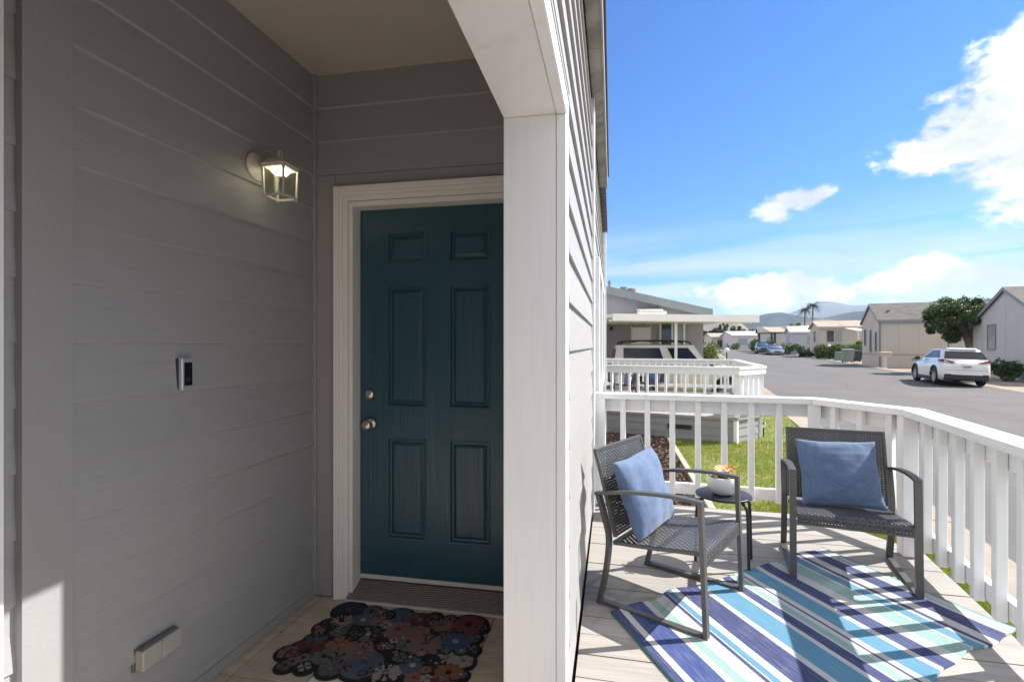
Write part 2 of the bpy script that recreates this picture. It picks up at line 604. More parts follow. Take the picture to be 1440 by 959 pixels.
LEAFD = leaf_mat('dark_citrus_leaves', (0.018, 0.045, 0.012), (0.07, 0.13, 0.03))
LEAFH = leaf_mat('hedge_leaves', (0.045, 0.085, 0.014), (0.13, 0.19, 0.035))
LEAFY = leaf_mat('yellow_green_leaves', (0.07, 0.12, 0.02), (0.22, 0.27, 0.06))
LEAFR = leaf_mat('russet_leaves', (0.20, 0.08, 0.035), (0.32, 0.16, 0.07))
LEAFC = leaf_mat('cypress_leaves', (0.015, 0.032, 0.012), (0.05, 0.08, 0.03))
PALMG = leaf_mat('palm_fronds', (0.03, 0.06, 0.02), (0.10, 0.14, 0.05))
FLOWERY = plain('yellow_fruit', (0.50, 0.36, 0.10), 0.5)
BLADE = leaf_mat('grass_blades', (0.15, 0.21, 0.022), (0.33, 0.34, 0.06), 0.6, 0.4)

# lawn soil under the blades
m, t, b = material('lawn_ground'); co = coords(t)
LAWN = m
t.put(b.inputs['Base Color'], t.mix(t.smooth(t.noise(co, 1.3, 4, 0.6), 0.45, 0.7), (0.16, 0.20, 0.035), (0.28, 0.225, 0.10)))
t.put(b.inputs['Roughness'], 0.95); bump(t, b, t.noise(co, 60, 3), 0.8, 0.02)

# asphalt
m, t, b = material('asphalt'); co = coords(t)
ASPH = m
fine = t.noise(co, 95, 2, 0.7); mid = t.noise(co, 0.55, 5, 0.62); spots = t.noise(co, 3.1, 5, 0.6)
vor = t.node('ShaderNodeTexVoronoi', feature='DISTANCE_TO_EDGE'); t.put(vor.inputs['Vector'], t.mix(0.16, co, t.node('ShaderNodeTexNoise').outputs[1])); t.put(vor.inputs['Scale'], 0.22)
crack = t.math('MULTIPLY', t.smooth(vor.outputs[0], 0.006, 0.0), t.smooth(mid, 0.45, 0.62))
c = t.mix(fine, (0.080, 0.074, 0.069), (0.138, 0.130, 0.121))
c = t.mix(t.math('MULTIPLY', t.smooth(mid, 0.38, 0.68), 0.45), c, (0.150, 0.140, 0.128))
c = t.mix(t.math('MULTIPLY', t.smooth(spots, 0.62, 0.78), 0.35), c, (0.09, 0.085, 0.082))
mp_ = t.node('ShaderNodeMapping'); t.put(mp_.inputs['Vector'], co); mp_.inputs['Rotation'].default_value = (0, 0, RD); mp_.inputs['Scale'].default_value = (0.55, 0.03, 1)
lane = t.noise(mp_.outputs[0], 1.0, 5, 0.6, 0.3)
c = t.mix(t.math('MULTIPLY', t.smooth(lane, 0.40, 0.66), 0.35), c, (0.085, 0.078, 0.072))
oil = t.noise(co, 0.85, 6, 0.7, 0.5)
c = t.mix(t.math('MULTIPLY', t.smooth(oil, 0.66, 0.74), 0.5), c, (0.055, 0.052, 0.050))
c = t.mix(t.math('MULTIPLY', crack, 0.75), c, (0.04, 0.038, 0.036))
t.put(b.inputs['Base Color'], c); t.put(b.inputs['Roughness'], 0.9); bump(t, b, fine, 0.4, 0.006)

# dry earth beyond
m, t, b = material('dry_earth'); co = coords(t)
EARTH = m
t.put(b.inputs['Base Color'], t.mix(t.noise(co, 0.5, 6, 0.65), (0.20, 0.155, 0.11), (0.36, 0.29, 0.215)))
t.put(b.inputs['Roughness'], 0.95); bump(t, b, t.noise(co, 14, 4), 0.6, 0.03)

# deck boards
m, t, b = material('sandy_deck_board'); co = coords(t)
DECKM = m
oi = t.node('ShaderNodeObjectInfo').outputs['Random']
vv = t.node('ShaderNodeVectorMath', operation='ADD'); t.put(vv.inputs[0], mapped(t, co, (1.2, 30, 1)))
ro = t.node('ShaderNodeCombineXYZ'); t.put(ro.inputs[2], t.math('MULTIPLY', oi, 50)); t.put(vv.inputs[1], ro.outputs[0])
gr = t.noise(vv.outputs[0], 1.6, 5, 0.6, 0.5)
c = t.mix(t.smooth(gr, 0.3, 0.7), (0.305, 0.278, 0.250), (0.370, 0.341, 0.312))
c = t.mix(1.0, c, t.ramp(oi, [(0, (0.93,) * 3), (1, (1.05,) * 3)]), 'MULTIPLY')
st_ = t.noise(co, 3.4, 5, 0.65)
c = t.mix(t.math('MULTIPLY', t.smooth(st_, 0.58, 0.72), 0.35), c, (0.20, 0.17, 0.145))
sp_ = t.noise(co, 26.0, 2, 0.5)
c = t.mix(t.math('MULTIPLY', t.smooth(sp_, 0.74, 0.78), 0.7), c, (0.12, 0.10, 0.085))
t.put(b.inputs['Base Color'], c); t.put(b.inputs['Roughness'], 0.72); bump(t, b, gr, 0.35, 0.003)

# porch tiles
def tile_mat(name, a, c2):
    m, t, b = material(name); co = coords(t)
    oi = t.node('ShaderNodeObjectInfo').outputs['Random']
    n = t.noise(mapped(t, co, (3, 9, 3)), 1.6, 6, 0.62, 0.7)
    c = t.mix(t.smooth(n, 0.3, 0.72), a, c2)
    c = t.mix(1.0, c, t.ramp(oi, [(0, (0.90,) * 3), (1, (1.06,) * 3)]), 'MULTIPLY')
    t.put(b.inputs['Base Color'], c); t.put(b.inputs['Roughness'], 0.38); bump(t, b, n, 0.15, 0.004)
    return m
TILE = tile_mat('tan_stone_tile', (0.44, 0.345, 0.26), (0.62, 0.52, 0.41))
TILEL = tile_mat('paler_tile', (0.74, 0.67, 0.58), (0.84, 0.78, 0.69))  # same tile pattern in a paler colour, for a few tiles
GROUT = plain('brown_grout', (0.16, 0.125, 0.095), 0.95, var=0.2, scale=30)

# door paint: teal gloss over an embossed grain
m, t, b = material('teal_door_paint'); co = coords(t)
TEAL = m
gv = mapped(t, co, (34, 34, 1.5))
gr = t.noise(gv, 1.3, 5, 0.6, 1.4)
t.put(b.inputs['Base Color'], t.mix(gr, (0.019, 0.065, 0.093), (0.027, 0.086, 0.117)))
t.put(b.inputs['Roughness'], 0.30); t.put(b.inputs['Specular IOR Level'], 0.5)
bump(t, b, t.smooth(gr, 0.35, 0.65), 0.35, 0.003)

# striped rug, woven ribs along the stripes
STR = [(0.0, 'navy'), (.024, 'white'), (.044, 'blue'), (.114, 'white'), (.134, 'mint'), (.163, 'white'), (.202, 'navy'), (.211, 'white'), (.217, 'sky'),
       (.238, 'white'), (.259, 'navy'), (.339, 'white'), (.356, 'sky'), (.431, 'white'), (.446, 'navy'), (.481, 'white'), (.490, 'mint'), (.515, 'white'),
       (.529, 'navy'), (.537, 'white'), (.557, 'sky'), (.617, 'white'), (.635, 'navy'), (.687, 'white'), (.724, 'mint'), (.783, 'white'), (.790, 'sky'),
       (.825, 'white'), (.838, 'navy'), (.852, 'white'), (.890, 'navy'), (.945, 'white')]
RC = {'navy': (0.034, 0.046, 0.150), 'white': (0.56, 0.55, 0.53), 'blue': (0.032, 0.060, 0.215), 'mint': (0.27, 0.42, 0.39), 'sky': (0.090, 0.265, 0.395)}
m, t, b = material('striped_woven_rug')
RUGM = m
uvn = t.node('ShaderNodeUVMap'); uvn.uv_map = 'weave'
su = t.node('ShaderNodeSeparateXYZ'); t.put(su.inputs[0], uvn.outputs[0])
wob = t.math('MULTIPLY', t.math('SUBTRACT', t.noise(uvn.outputs[0], 130, 2), 0.5), 0.0024)
uu = t.math('ADD', su.outputs[0], wob)
c = t.ramp(uu, [(p, RC[k]) for p, k in STR], 'CONSTANT')
e2 = t.ramp(uu, [(0.0, (0, 0, 0)), (.958, (1, 1, 1)), (.966, (0, 0, 0)), (.982, (1, 1, 1))], 'CONSTANT')
c = t.mix(t.math('MULTIPLY', e2, 1.0), c, RC['mint'])
ed = t.math('ADD', t.math('LESS_THAN', uu, 0.0035), t.math('GREATER_THAN', uu, 0.9955))
c = t.mix(ed, c, (0.02, 0.13, 0.14))
rib = t.math('SINE', t.math('MULTIPLY', su.outputs[1], 2 * math.pi * 150))
rib2 = t.math('SINE', t.math('MULTIPLY', su.outputs[0], 2 * math.pi * 260))
wv = t.math('MULTIPLY', rib, rib2)
fl = t.noise(mapped(t, uvn.outputs[0], (420, 8, 1)), 1.0, 2)
c = t.mix(t.math('MULTIPLY', t.smooth(fl, 0.45, 0.75), 0.18), c, (0.62, 0.68, 0.75))
c = t.mix(1.0, c, t.ramp(t.math('ADD', t.math('MULTIPLY', wv, .5), .5), [(0, (.86,) * 3), (1, (1.06,) * 3)]), 'MULTIPLY')
dirt = t.noise(uvn.outputs[0], 9.0, 5, 0.65)
c = t.mix(t.math('MULTIPLY', t.smooth(dirt, 0.52, 0.72), 0.16), c, (0.20, 0.18, 0.155))
t.put(b.inputs['Base Color'], c); t.put(b.inputs['Roughness'], 0.8)
bump(t, b, wv, 0.5, 0.003)

# blue cushion linen
m, t, b = material('blue_linen'); co = coords(t)
LINEN = m
n = t.noise(mapped(t, co, (300, 18, 300)), 1.0, 2); n3 = t.noise(mapped(t, co, (18, 300, 18)), 1.0, 2)
wv = t.math('ADD', n, n3)
t.put(b.inputs['Base Color'], t.mix(t.smooth(wv, 0.75, 1.25), (0.082, 0.128, 0.230), (0.112, 0.168, 0.285)))
t.put(b.inputs['Roughness'], 0.9); t.put(b.inputs['Sheen Weight'], 0.25); bump(t, b, wv, 0.25, 0.002)

# lamp glass and bulb
m, t, b = material('lantern_glass')
LGLASS = m
gl = t.node('ShaderNodeBsdfGlass'); t.put(gl.inputs['Color'], (0.86, 0.90, 0.84)); t.put(gl.inputs['Roughness'], 0.45); t.put(gl.inputs['IOR'], 1.1)
tp = t.node('ShaderNodeBsdfTransparent'); t.put(tp.inputs[0], (0.80, 0.82, 0.74))
mx = t.node('ShaderNodeMixShader'); t.put(mx.inputs[0], 0.42)
t.l.new(gl.outputs[0], mx.inputs[1]); t.l.new(tp.outputs[0], mx.inputs[2]); t.l.new(mx.outputs[0], t.n['Material Output'].inputs[0])
m, t, b = material('lit_bulb'); BULB = m
t.put(b.inputs['Emission Color'], (1.0, 0.90, 0.66)); t.put(b.inputs['Emission Strength'], 4.0)

# ================================================================== THE SETTING: ground, road, hills
def strip_sheet(name, mat, t0, t1, s_list, dz, kind='structure'):
    mb = MB()
    vs = []
    for s in s_list:
        for tt in (t0, t1):
            p = U2 * s + T2 * tt
            vs.append((p.x, p.y, 0.010 * min(max(s - 25, 0), 130) + dz))
    fs = [[2 * i, 2 * i + 1, 2 * i + 3, 2 * i + 2] for i in range(len(s_list) - 1)]
    mb.add(vs, fs)
    o = mb.build(name, mat)
    return tag(o, kind=kind)


tag(strip_sheet('ground', EARTH, -11000, 11000, [-6000, 25, 155, 12500], -0.05), 'dry tan ground reaching to the hills')
TL, TR = 2.50, 11.9
tag(strip_sheet('road', ASPH, TL, TR, [-60, 25, 155, 330], 0.0), 'grey asphalt street running past the homes')
# sidewalk slabs with joints along the near kerb
sw = thing('sidewalk', 'pale concrete strip between lawn and street', None, (0, 0, 0), kind='structure')
k = 0
s = -4.0
while s < 70:
    L = 1.52 if s < 40 else 6.0
    mb = MB()
    a, b_ = s + 0.006, s + L - 0.006
    P = [U2 * a + T2 * (TL - 0.46), U2 * b_ + T2 * (TL - 0.46), U2 * b_ + T2 * (TL + 0.0), U2 * a + T2 * (TL + 0.0)]
    zz = 0.010 * min(max(s - 25, 0), 130)
    mb.prism([(p.x, p.y, zz - 0.04) for p in P], (0, 0, 0.075 + 0.004 * (k % 3)))
    mb.build('slab', GRAVELC, sw)
    s += L; k += 1
# low kerb on the far side
mb = MB()
for (a, b_) in ((-20, 25), (25, 155), (155, 300)):
    za, zb = 0.010 * min(max(a - 25, 0), 130), 0.010 * min(max(b_ - 25, 0), 130)
    for (t0, t1, h) in ((TR, TR + 0.35, 0.03),):
        A, B, C_, D = U2 * a + T2 * t0, U2 * b_ + T2 * t0, U2 * b_ + T2 * t1, U2 * a + T2 * t1
        mb.add([(A.x, A.y, za + 0.004), (B.x, B.y, zb + 0.004), (C_.x, C_.y, zb + 0.05), (D.x, D.y, za + 0.05),
                (C_.x, C_.y, zb - 0.06), (D.x, D.y, za - 0.06)], [[0, 1, 2, 3], [3, 2, 4, 5]])
tag(mb.build('kerb', GRAVELC), 'low rolled kerb on the far side of the street', kind='structure')

# lawn between the two decks and along the sidewalk
mb = MB()
lawn_poly = []
for (x, y) in ((1.14, -3.0), (1.14, 10.9)):
    lawn_poly.append((x, y))
for s in (26.0, 16.0, 8.0, -3.0):
    p = U2 * s + T2 * (TL - 0.46); lawn_poly.append((p.x, p.y))
lawn_poly.insert(2, (1.5, 26.0))
mb.prism([(x, y, -0.03) for (x, y) in lawn_poly], (0, 0, 0.05))
tag(mb.build('lawn', LAWN), 'yellow green lawn between the decks', kind='structure')
mb = MB().box((-0.15, 4.0, -0.03), (1.06, 12.2, 0.025))
tag(mb.build('mulch_bed', MULCHG), 'brown bark bed along the house wall', kind='structure')


def in_lawn(x, y):
    s_, t_ = st(x, y)
    return (t_ < TL - 0.47) & (x > 1.16)


def grass_blades(n, x0, x1, y0, y1, hmin, hmax, skip=None):
    x = rng.uniform(x0, x1, n); y = rng.uniform(y0, y1, n)
    ok = np.array([bool(in_lawn(a, b)) and not (skip and skip(a, b)) for a, b in zip(x, y)])
    # worn thin patch by the timber edge
    thin = (np.exp(-((x - 1.55) ** 2 / 0.12 + (y - 7.2) ** 2 / 3.0)) > rng.uniform(0.15, 1.0, n))
    ok &= ~thin
    x, y = x[ok], y[ok]; n = len(x)
    h = rng.uniform(hmin, hmax, n); a = rng.uniform(0, 2 * np.pi, n); lean = rng.uniform(0.1, 0.9, n) * h
    wd = rng.uniform(0.003, 0.006, n)
    la = rng.uniform(0, 2 * np.pi, n)
    V = np.zeros((n, 3, 3), np.float32)
    V[:, 0] = np.stack([x - np.cos(a) * wd, y - np.sin(a) * wd, np.full(n, 0.015)], 1)
    V[:, 1] = np.stack([x + np.cos(a) * wd, y + np.sin(a) * wd, np.full(n, 0.015)], 1)
    V[:, 2] = np.stack([x + np.cos(la) * lean, y + np.sin(la) * lean, 0.02 + h], 1)
    F = np.arange(n * 3).reshape(n, 3)
    return V.reshape(-1, 3), F


g1_ = grass_blades(52000, 1.16, 4.6, 4.5, 10.6, 0.02, 0.055)
g2_ = grass_blades(16000, 2.2, 5.0, 10.4, 17.0, 0.02, 0.06)
g3_ = grass_blades(34000, 1.4, 3.4, 1.5, 6.5, 0.04, 0.10)
V = np.concatenate([g1_[0], g2_[0], g3_[0]]); F = np.concatenate([g1_[1], g2_[1] + len(g1_[0]), g3_[1] + len(g1_[0]) + len(g2_[0])])
tag(np_obj('grass', np_mesh('grass', V, F, BLADE)), 'short yellow green grass blades of the lawn', kind='stuff')

# bark chips
n = 7000
cx, cy = rng.uniform(-0.1, 1.05, n), rng.uniform(4.3, 11.3, n)
d1 = rng.normal(size=(n, 3)); d1[:, 2] *= 0.35; d1 /= np.linalg.norm(d1, axis=1)[:, None]
d2 = np.cross(d1, rng.normal(size=(n, 3)) * (1, 1, .4)); d2 /= np.linalg.norm(d2, axis=1)[:, None]
l1, l2 = rng.uniform(0.015, 0.045, n)[:, None], rng.uniform(0.006, 0.014, n)[:, None]
c0 = np.stack([cx, cy, rng.uniform(0.03, 0.055, n)], 1)
V = np.stack([c0 - d1 * l1 - d2 * l2, c0 + d1 * l1 - d2 * l2, c0 + d1 * l1 + d2 * l2, c0 - d1 * l1 + d2 * l2], 1).reshape(-1, 3)
tag(np_obj('bark_chips', np_mesh('bark_chips', V, np.arange(n * 4).reshape(n, 4), MULCH)), 'loose brown bark chips of the planting bed', kind='stuff')
te = MB().box((1.06, 4.2, -0.02), (1.14, 10.4, 0.075), 0.006)
tag(te.build('timber_edging', TIMBER), 'weathered timber board edging the bark bed beside the lawn', 'edging')


def ridge(name, label, mat, az0, az1, dist, prof, depth, n=70, seed=1):
    """a hill range: real relief, several rows deep"""
    r_ = np.random.default_rng(seed)
    rows = 7
    ph = r_.uniform(0, 6.28, 8)
    vs, fs = [], []
    for j in range(rows):
        f = j / (rows - 1)
        for i in range(n + 1):
            a = az0 + (az1 - az0) * i / n
            hgt = prof(a)
            wob = sum(math.sin(a * k * 60 / (1 + 0.3 * k) + ph[k % 8] + f * 3) / k for k in range(1, 7)) * 0.05
            prof_f = math.sin(f * math.pi / 1.6) if f < 0.8 else math.sin(0.8 * math.pi / 1.6) * (1 - (f - .8) * 1.5)
            z = hgt * max(0, prof_f) * (1 + wob * (0.4 + f)) + (-0.6 if j == 0 else 0)
            d = dist + depth * (f - 0.8)
            vs.append((d * math.sin(a), d * math.cos(a), z))
    for j in range(rows - 1):
        for i in range(n):
            k = j * (n + 1) + i
            fs.append([k, k + 1, k + n + 2, k + n + 1])
    o = MB().add(vs, fs, True).build(name, mat)
    return tag(o, label, kind='structure')


def hill_mat(name, a, b_, sc):
    m, t, b = material(name); co = coords(t)
    t.put(b.inputs['Base Color'], t.mix(t.smooth(t.noise(co, sc, 6, 0.62), 0.4, 0.62), a, b_)); t.put(b.inputs['Roughness'], 1.0)
    t.put(b.inputs['Specular IOR Level'], 0.1)
    return m


HILLG = hill_mat('forested_hill', (0.022, 0.032, 0.034), (0.055, 0.060, 0.050), 0.006)
HILLT = hill_mat('dry_grass_hill', (0.16, 0.13, 0.10), (0.24, 0.195, 0.15), 0.01)
MOUNT = hill_mat('far_mountain', (0.05, 0.06, 0.055), (0.10, 0.10, 0.08), 0.002)


def lerp_prof(pts, d):
    az = [dir_of(px, 485)[0] for px, py in pts]
    hh = [CAMZ + (485 - py) / FPX * d for px, py in pts]
    return lambda a: float(np.interp(a, az, hh))


def az_of(px):
    return dir_of(px, 485)[0]


ridge('far_mountain', 'pale blue mountain peak on the horizon', MOUNT, az_of(700), R(75), 9000,
      lerp_prof([(800, 452), (1000, 452), (1080, 446), (1110, 441), (1130, 437), (1165, 433), (1190, 437), (1240, 437), (1330, 440), (1500, 446), (2000, 452)], 8700), 2600, seed=3)
ridge('blue_hills', 'blue wooded hills behind the street', HILLG, az_of(700), R(70), 3600,
      lerp_prof([(800, 462), (980, 458), (1040, 448), (1070, 445), (1100, 446), (1135, 448), (1165, 450), (1185, 446), (1215, 444), (1300, 448), (1440, 452), (1800, 460)], 3400), 1200, seed=5)
ridge('tan_hill', 'dry tan hill rising behind the trees', HILLT, az_of(930), az_of(1100), 1500,
      lerp_prof([(930, 468), (965, 461), (1000, 456), (1025, 451), (1040, 456), (1055, 466), (1075, 478), (1100, 480)], 1450), 500, n=40, seed=8)
ridge('tan_slope', 'dry tan slope below the blue hills', HILLT, az_of(1085), az_of(1230), 1300,
      lerp_prof([(1085, 478), (1105, 462), (1125, 456), (1150, 455), (1190, 458), (1230, 476)], 1250), 400, n=40, seed=9)

# ================================================================== OUR HOUSE
DZ = 0.51                                   # porch and deck level
XW = -0.155                                 # face of the outside wall
house = thing('house', 'grey lap sided home with a recessed white framed entry porch', 'house', (-1.0, 3.0, 0))


def lap(h0, h1, z0, z1, axis, face, nrm, tb=0.019, tt=0.004, mb=None):
    """one lap siding plank: thick at its lower edge. axis 'y': runs along Y on a wall at X=face; 'x': along X at Y=face"""
    mb = mb or MB()
    sec = [(0, z0), (tb, z0), (tb, z0 + 0.003), (tt, z1 + 0.012), (0, z1 + 0.012)]
    if axis == 'y':
        mb.prism([(face + nrm * o, h0, z) for o, z in sec], (0, h1 - h0, 0))
    else:
        mb.prism([(h0, face + nrm * o, z) for o, z in sec], (h1 - h0, 0, 0))
    return mb


def wall_x(y):                              # the entry's side wall is not quite parallel to the outside wall
    return -1.640 - 0.022 * (2.565 - y)


# solid wall cores (rooms behind)
mb = MB()
mb.box((-7.0, 2.72, 0.0), (XW - 0.026, 9.55, 3.98))
mb.box((-7.0, -3.4, 0.0), (-1.78, 2.72, 3.98))
mb.box((-0.393 + 0.003, 1.86, 0.0), (XW - 0.026, 2.72, 3.98))          # return wall beside the door
mb.box((-1.78, 2.582, 2.735), (-0.39, 2.72, 3.98))                        # over the door
mb.box((-1.78, 2.582, 0.0), (-1.50, 2.72, 2.735))
mb.box((-0.40, 2.582, 0.0), (-0.385, 2.72, 2.735))
mb.box((-1.75, -3.4, 3.405), (XW - 0.026, 2.582, 3.98))                   # over the porch ceiling
mb.build('wall', SID, house)
mb = MB()
mb.prism([(-1.776, -3.4, 0.4), (-1.662, 2.60, 0.4), (-1.78, 2.60, 0.4), (-1.778, -3.4, 0.4)], (0, 0, 3.0))
mb.prism([(wall_x(-3.4) - 0.002, -3.4, 0.3), (wall_x(2.6) - 0.002, 2.60, 0.3), (-1.79, 2.60, 0.3), (-1.79, -3.4, 0.3)], (0, 0, 3.1))
mb.build('side_wall', SID, house)

# side wall planks (between the corner and the broad trim board), then more beyond the trim
PITCH = 0.187
zt = 3.215


def side_plank(y0, y1, z0, z1, xo=0.0):
    mb = MB()
    for_ = []
    vs = []
    sec = [(0.0, z0), (0.0175, z0), (0.0175, z0 + 0.004), (0.003, z1 + 0.010), (0.0, z1 + 0.010)]
    P0 = [(wall_x(y0) + xo + o, y0, z) for o, z in sec]
    P1 = [(wall_x(y1) + xo + o, y1, z) for o, z in sec]
    n = len(sec)
    fs = [list(range(n)), [2 * n - 1 - i for i in range(n)]]
    for i in range(n):
        j = (i + 1) % n
        fs.append([i, n + i, n + j, j])
    mb.add(P0 + P1, [f[::-1] for f in fs])
    return mb


zz = [DZ + 0.03]
z = zt - PITCH * 14
while z < 3.39:
    if z > DZ + 0.06: zz.append(z)
    z += PITCH
zz.append(3.395)
for i in range(len(zz) - 1):
    pk_ = side_plank(1.285, 2.556, zz[i], zz[i + 1]).build('siding_plank', SID, house)
    if i > 0:
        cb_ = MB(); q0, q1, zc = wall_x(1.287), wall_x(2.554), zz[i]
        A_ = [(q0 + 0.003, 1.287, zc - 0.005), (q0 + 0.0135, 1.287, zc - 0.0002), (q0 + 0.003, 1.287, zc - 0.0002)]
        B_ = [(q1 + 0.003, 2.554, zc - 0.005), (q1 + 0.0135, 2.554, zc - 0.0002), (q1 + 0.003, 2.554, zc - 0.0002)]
        cb_.add(A_ + B_, [[0, 1, 4, 3], [1, 2, 5, 4], [2, 0, 3, 5], [0, 2, 1], [3, 4, 5]]); cb_.build('seam_bead', PALEJ, pk_)  # narrow bead under each lap in a slightly paler grey
    side_plank(1.095, 1.148, zz[i], zz[i + 1], -0.012).build('siding_plank', SID, house)
# broad vertical trim, corner bead, end trim near the viewer, base shoe
mb = MB()
mb.prism([(wall_x(1.148) - 0.01, 1.148, DZ), (wall_x(1.148) + 0.026, 1.148, DZ), (wall_x(1.285) + 0.026, 1.285, DZ), (wall_x(1.285) - 0.01, 1.285, DZ)], (0, 0, 2.89))
mb.build('trim_board', TRIMG, house)
MB().box((-1.645, 2.552, DZ), (-1.612, 2.58, 3.40), 0.003).build('corner_bead', TRIMG, house)
mb = MB()
mb.prism([(wall_x(0.75) - 0.01, 0.75, DZ), (wall_x(0.75) + 0.075, 0.75, DZ), (wall_x(1.095) + 0.040, 1.095, DZ), (wall_x(1.095) - 0.01, 1.095, DZ)], (0, 0, 2.89))
mb.build('pale_trim_board', WHITE, house)
mb = MB()
mb.prism([(wall_x(1.285), 1.287, DZ + 0.002), (wall_x(1.285) + 0.022, 1.287, DZ + 0.002), (wall_x(2.55) + 0.022, 2.55, DZ + 0.002), (wall_x(2.55), 2.55, DZ + 0.002)], (0, 0, 0.045))
mb.build('base_shoe', TRIMG, house)
# door wall: flat board left of the casing, planks above
YD = 2.565
MB().box((-1.612, YD, DZ), (-1.497, YD + 0.03, 2.835), 0.002).build('flat_trim', TRIMG, house)
MB().box((-1.497, YD + 0.001, 2.735), (-0.392, YD + 0.03, 2.835), 0.002).build('flat_trim', TRIMG, house)
zz2 = [2.84, 3.028, 3.215, 3.40]
for i in range(3):
    pk_ = lap(-1.612, -0.392, zz2[i], zz2[i + 1] - 0.012, 'x', YD + 0.018, -1).build('siding_plank', SID, house)
    MB().prism([(-1.61, YD + 0.013, zz2[i] - .005), (-1.61, YD + 0.0015, zz2[i] - .0002), (-1.61, YD + 0.013, zz2[i] - .0002)], (1.216, 0, 0)).build('seam_bead', PALEJ, pk_)
# porch ceiling
MB().box((-1.76, -3.3, 3.40), (-0.36, 2.60, 3.404)).build('porch_ceiling', CEIL, house)

# south end of the porch: return wall and its column
MB().box((-1.78, -0.42, 0.3), (-0.395, -0.27, 3.42)).build('south_wall', SID, house)
MB().box((-0.393, -0.42, DZ), (XW - 0.026, -0.012, 2.734), 0.004).build('porch_column', WHITE, house)

# header beam and porch column, white
mb = MB().box((-0.393, -1.6, 2.735), (-0.1995, 1.86, 3.42), 0.002)
mb.build('header_beam', WHITEH, house)
MB().box((-0.1985, -1.6, 2.7315), (-0.1610, 1.935, 2.845), 0.003).build('header_trim', WHITEH, house)
col_ = MB().box((-0.393, 1.832, DZ), (-0.1995, 1.875, 2.734), 0.002).build('porch_column', WHITE, house)
MB().box((-0.393, 1.875, DZ), (-0.375, 2.582, 3.42)).build('jamb_board', WHITE, house)
MB().box((-0.1980, 1.829, DZ - 0.02), (-0.1615, 1.935, 2.7305), 0.003).build('corner_board', WHITE, house)
MB().box((-0.205, 1.8335, DZ), (-0.190, 1.87, 2.73)).build('column_filler', PALEJ, house)

# outside wall planks: z seams continue round from the porch
zz3 = []
z = 2.25 - PITCH * 10
while z < 4.0:
    zz3.append(z); z += PITCH
zz3[0] = 0.30
for i in range(len(zz3) - 1):
    y0 = 1.936 if zz3[i] < 2.72 else (-3.4)
    z0, z1 = zz3[i], zz3[i + 1]
    if z0 < 2.72:
        lap(-3.4, -0.10, z0, z1 - 0.012, 'y', XW - 0.022, 1).build('siding_plank', SIDL, house)
    if z0 < 2.735 < z1:      # notched over the header trim: split
        lap(1.936, 4.30, z0, z1 - 0.012, 'y', XW - 0.022, 1).build('siding_plank', SIDL, house)
        continue
    lap(y0, 4.30, z0, z1 - 0.012, 'y', XW - 0.022, 1).build('siding_plank', SIDL, house)
    lap(4.41, 5.05, z0, z1 - 0.012, 'y', XW - 0.022, 1).build('siding_plank', SIDL, house) if (1.3 < z0 < 2.75) else \
        lap(4.41, 9.5, z0, z1 - 0.012, 'y', XW - 0.022, 1).build('siding_plank', SIDL, house)
    if 1.3 < z0 < 2.75:
        lap(8.1, 9.5, z0, z1 - 0.012, 'y', XW - 0.022, 1).build('siding_plank', SIDL, house)
lap(-3.4, 1.935, 2.847, 2.985, 'y', XW - 0.022, 1).build('siding_plank', SIDL, house)
MB().box((XW - 0.03, 4.302, 0.3), (XW + 0.012, 4.408, 3.97), 0.004).build('trim_board', WHITE, house)
MB().box((XW - 0.03, 9.50, 0.3), (XW + 0.045, 9.62, 3.97), 0.004).build('trim_board', WHITE, house)
# the window beyond the deck rail
win = MB()
for (y0, y1, z0, z1) in ((5.05, 5.15, 1.35, 2.76), (8.0, 8.1, 1.35, 2.76), (5.15, 8.0, 2.66, 2.76), (5.15, 8.0, 1.35, 1.45), (6.52, 6.60, 1.45, 2.66)):
    win.box((XW - 0.02, y0, z0), (XW + 0.036, y1, z1), 0.004)
win = win.build('window', WHITE, house)
MB().box((XW - 0.02, 5.15, 1.45), (XW - 0.004, 8.0, 2.66)).build('pane', GLASSL, win)
# roof, eave boards, gutter edge
MB().box((-7.4, -3.6, 4.0), (-0.06, 6.8, 4.18)).build('roof', SHING, house)
MB().box((-7.4, 6.8, 4.0), (-0.10, 9.75, 4.16)).build('roof', SHING, house)
yy = -3.6
while yy < 6.7:
    MB().box((XW - 0.01, yy + 0.004, 3.965), (-0.075, min(yy + 1.2, 6.78), 3.999), 0.003).build('eave_board', EAVE, house)
    MB().box((-0.075, yy + 0.003, 3.94), (-0.058, min(yy + 1.2, 6.78), 4.15), 0.003).build('fascia_board', EAVE, house)
    yy += 1.2
MB().box((-0.059, -3.6, 4.10), (-0.040, 6.79, 4.19), 0.004).build('gutter_edge', GUTTER, house)
MB().box((-0.099, 6.8, 4.02), (-0.085, 9.75, 4.17), 0.004).build('gutter_edge', GUTTER, house)

# ---- door, casing, threshold
DX0, DX1, DZ0, DZ1 = -1.397, -0.481, 0.612, 2.656
dcas = MB()


def casing_profile(mb, x0, x1, z0, z1):
    """stepped moulding, legs and head"""
    for (a, d, y) in ((0.0, 0.030, 0.030), (0.030, 0.050, 0.022), (0.050, 0.078, 0.016)):
        mb.box((x0 + a, YD - y, z0), (x0 + d, YD + 0.004, z1 - a), 0.003)
        mb.box((x1 - d, YD - y, z0), (x1 - a, YD + 0.004, z1 - a), 0.003)
        mb.box((x0 + d, YD - y, z1 - d), (x1 - d, YD + 0.004, z1 - a), 0.003)


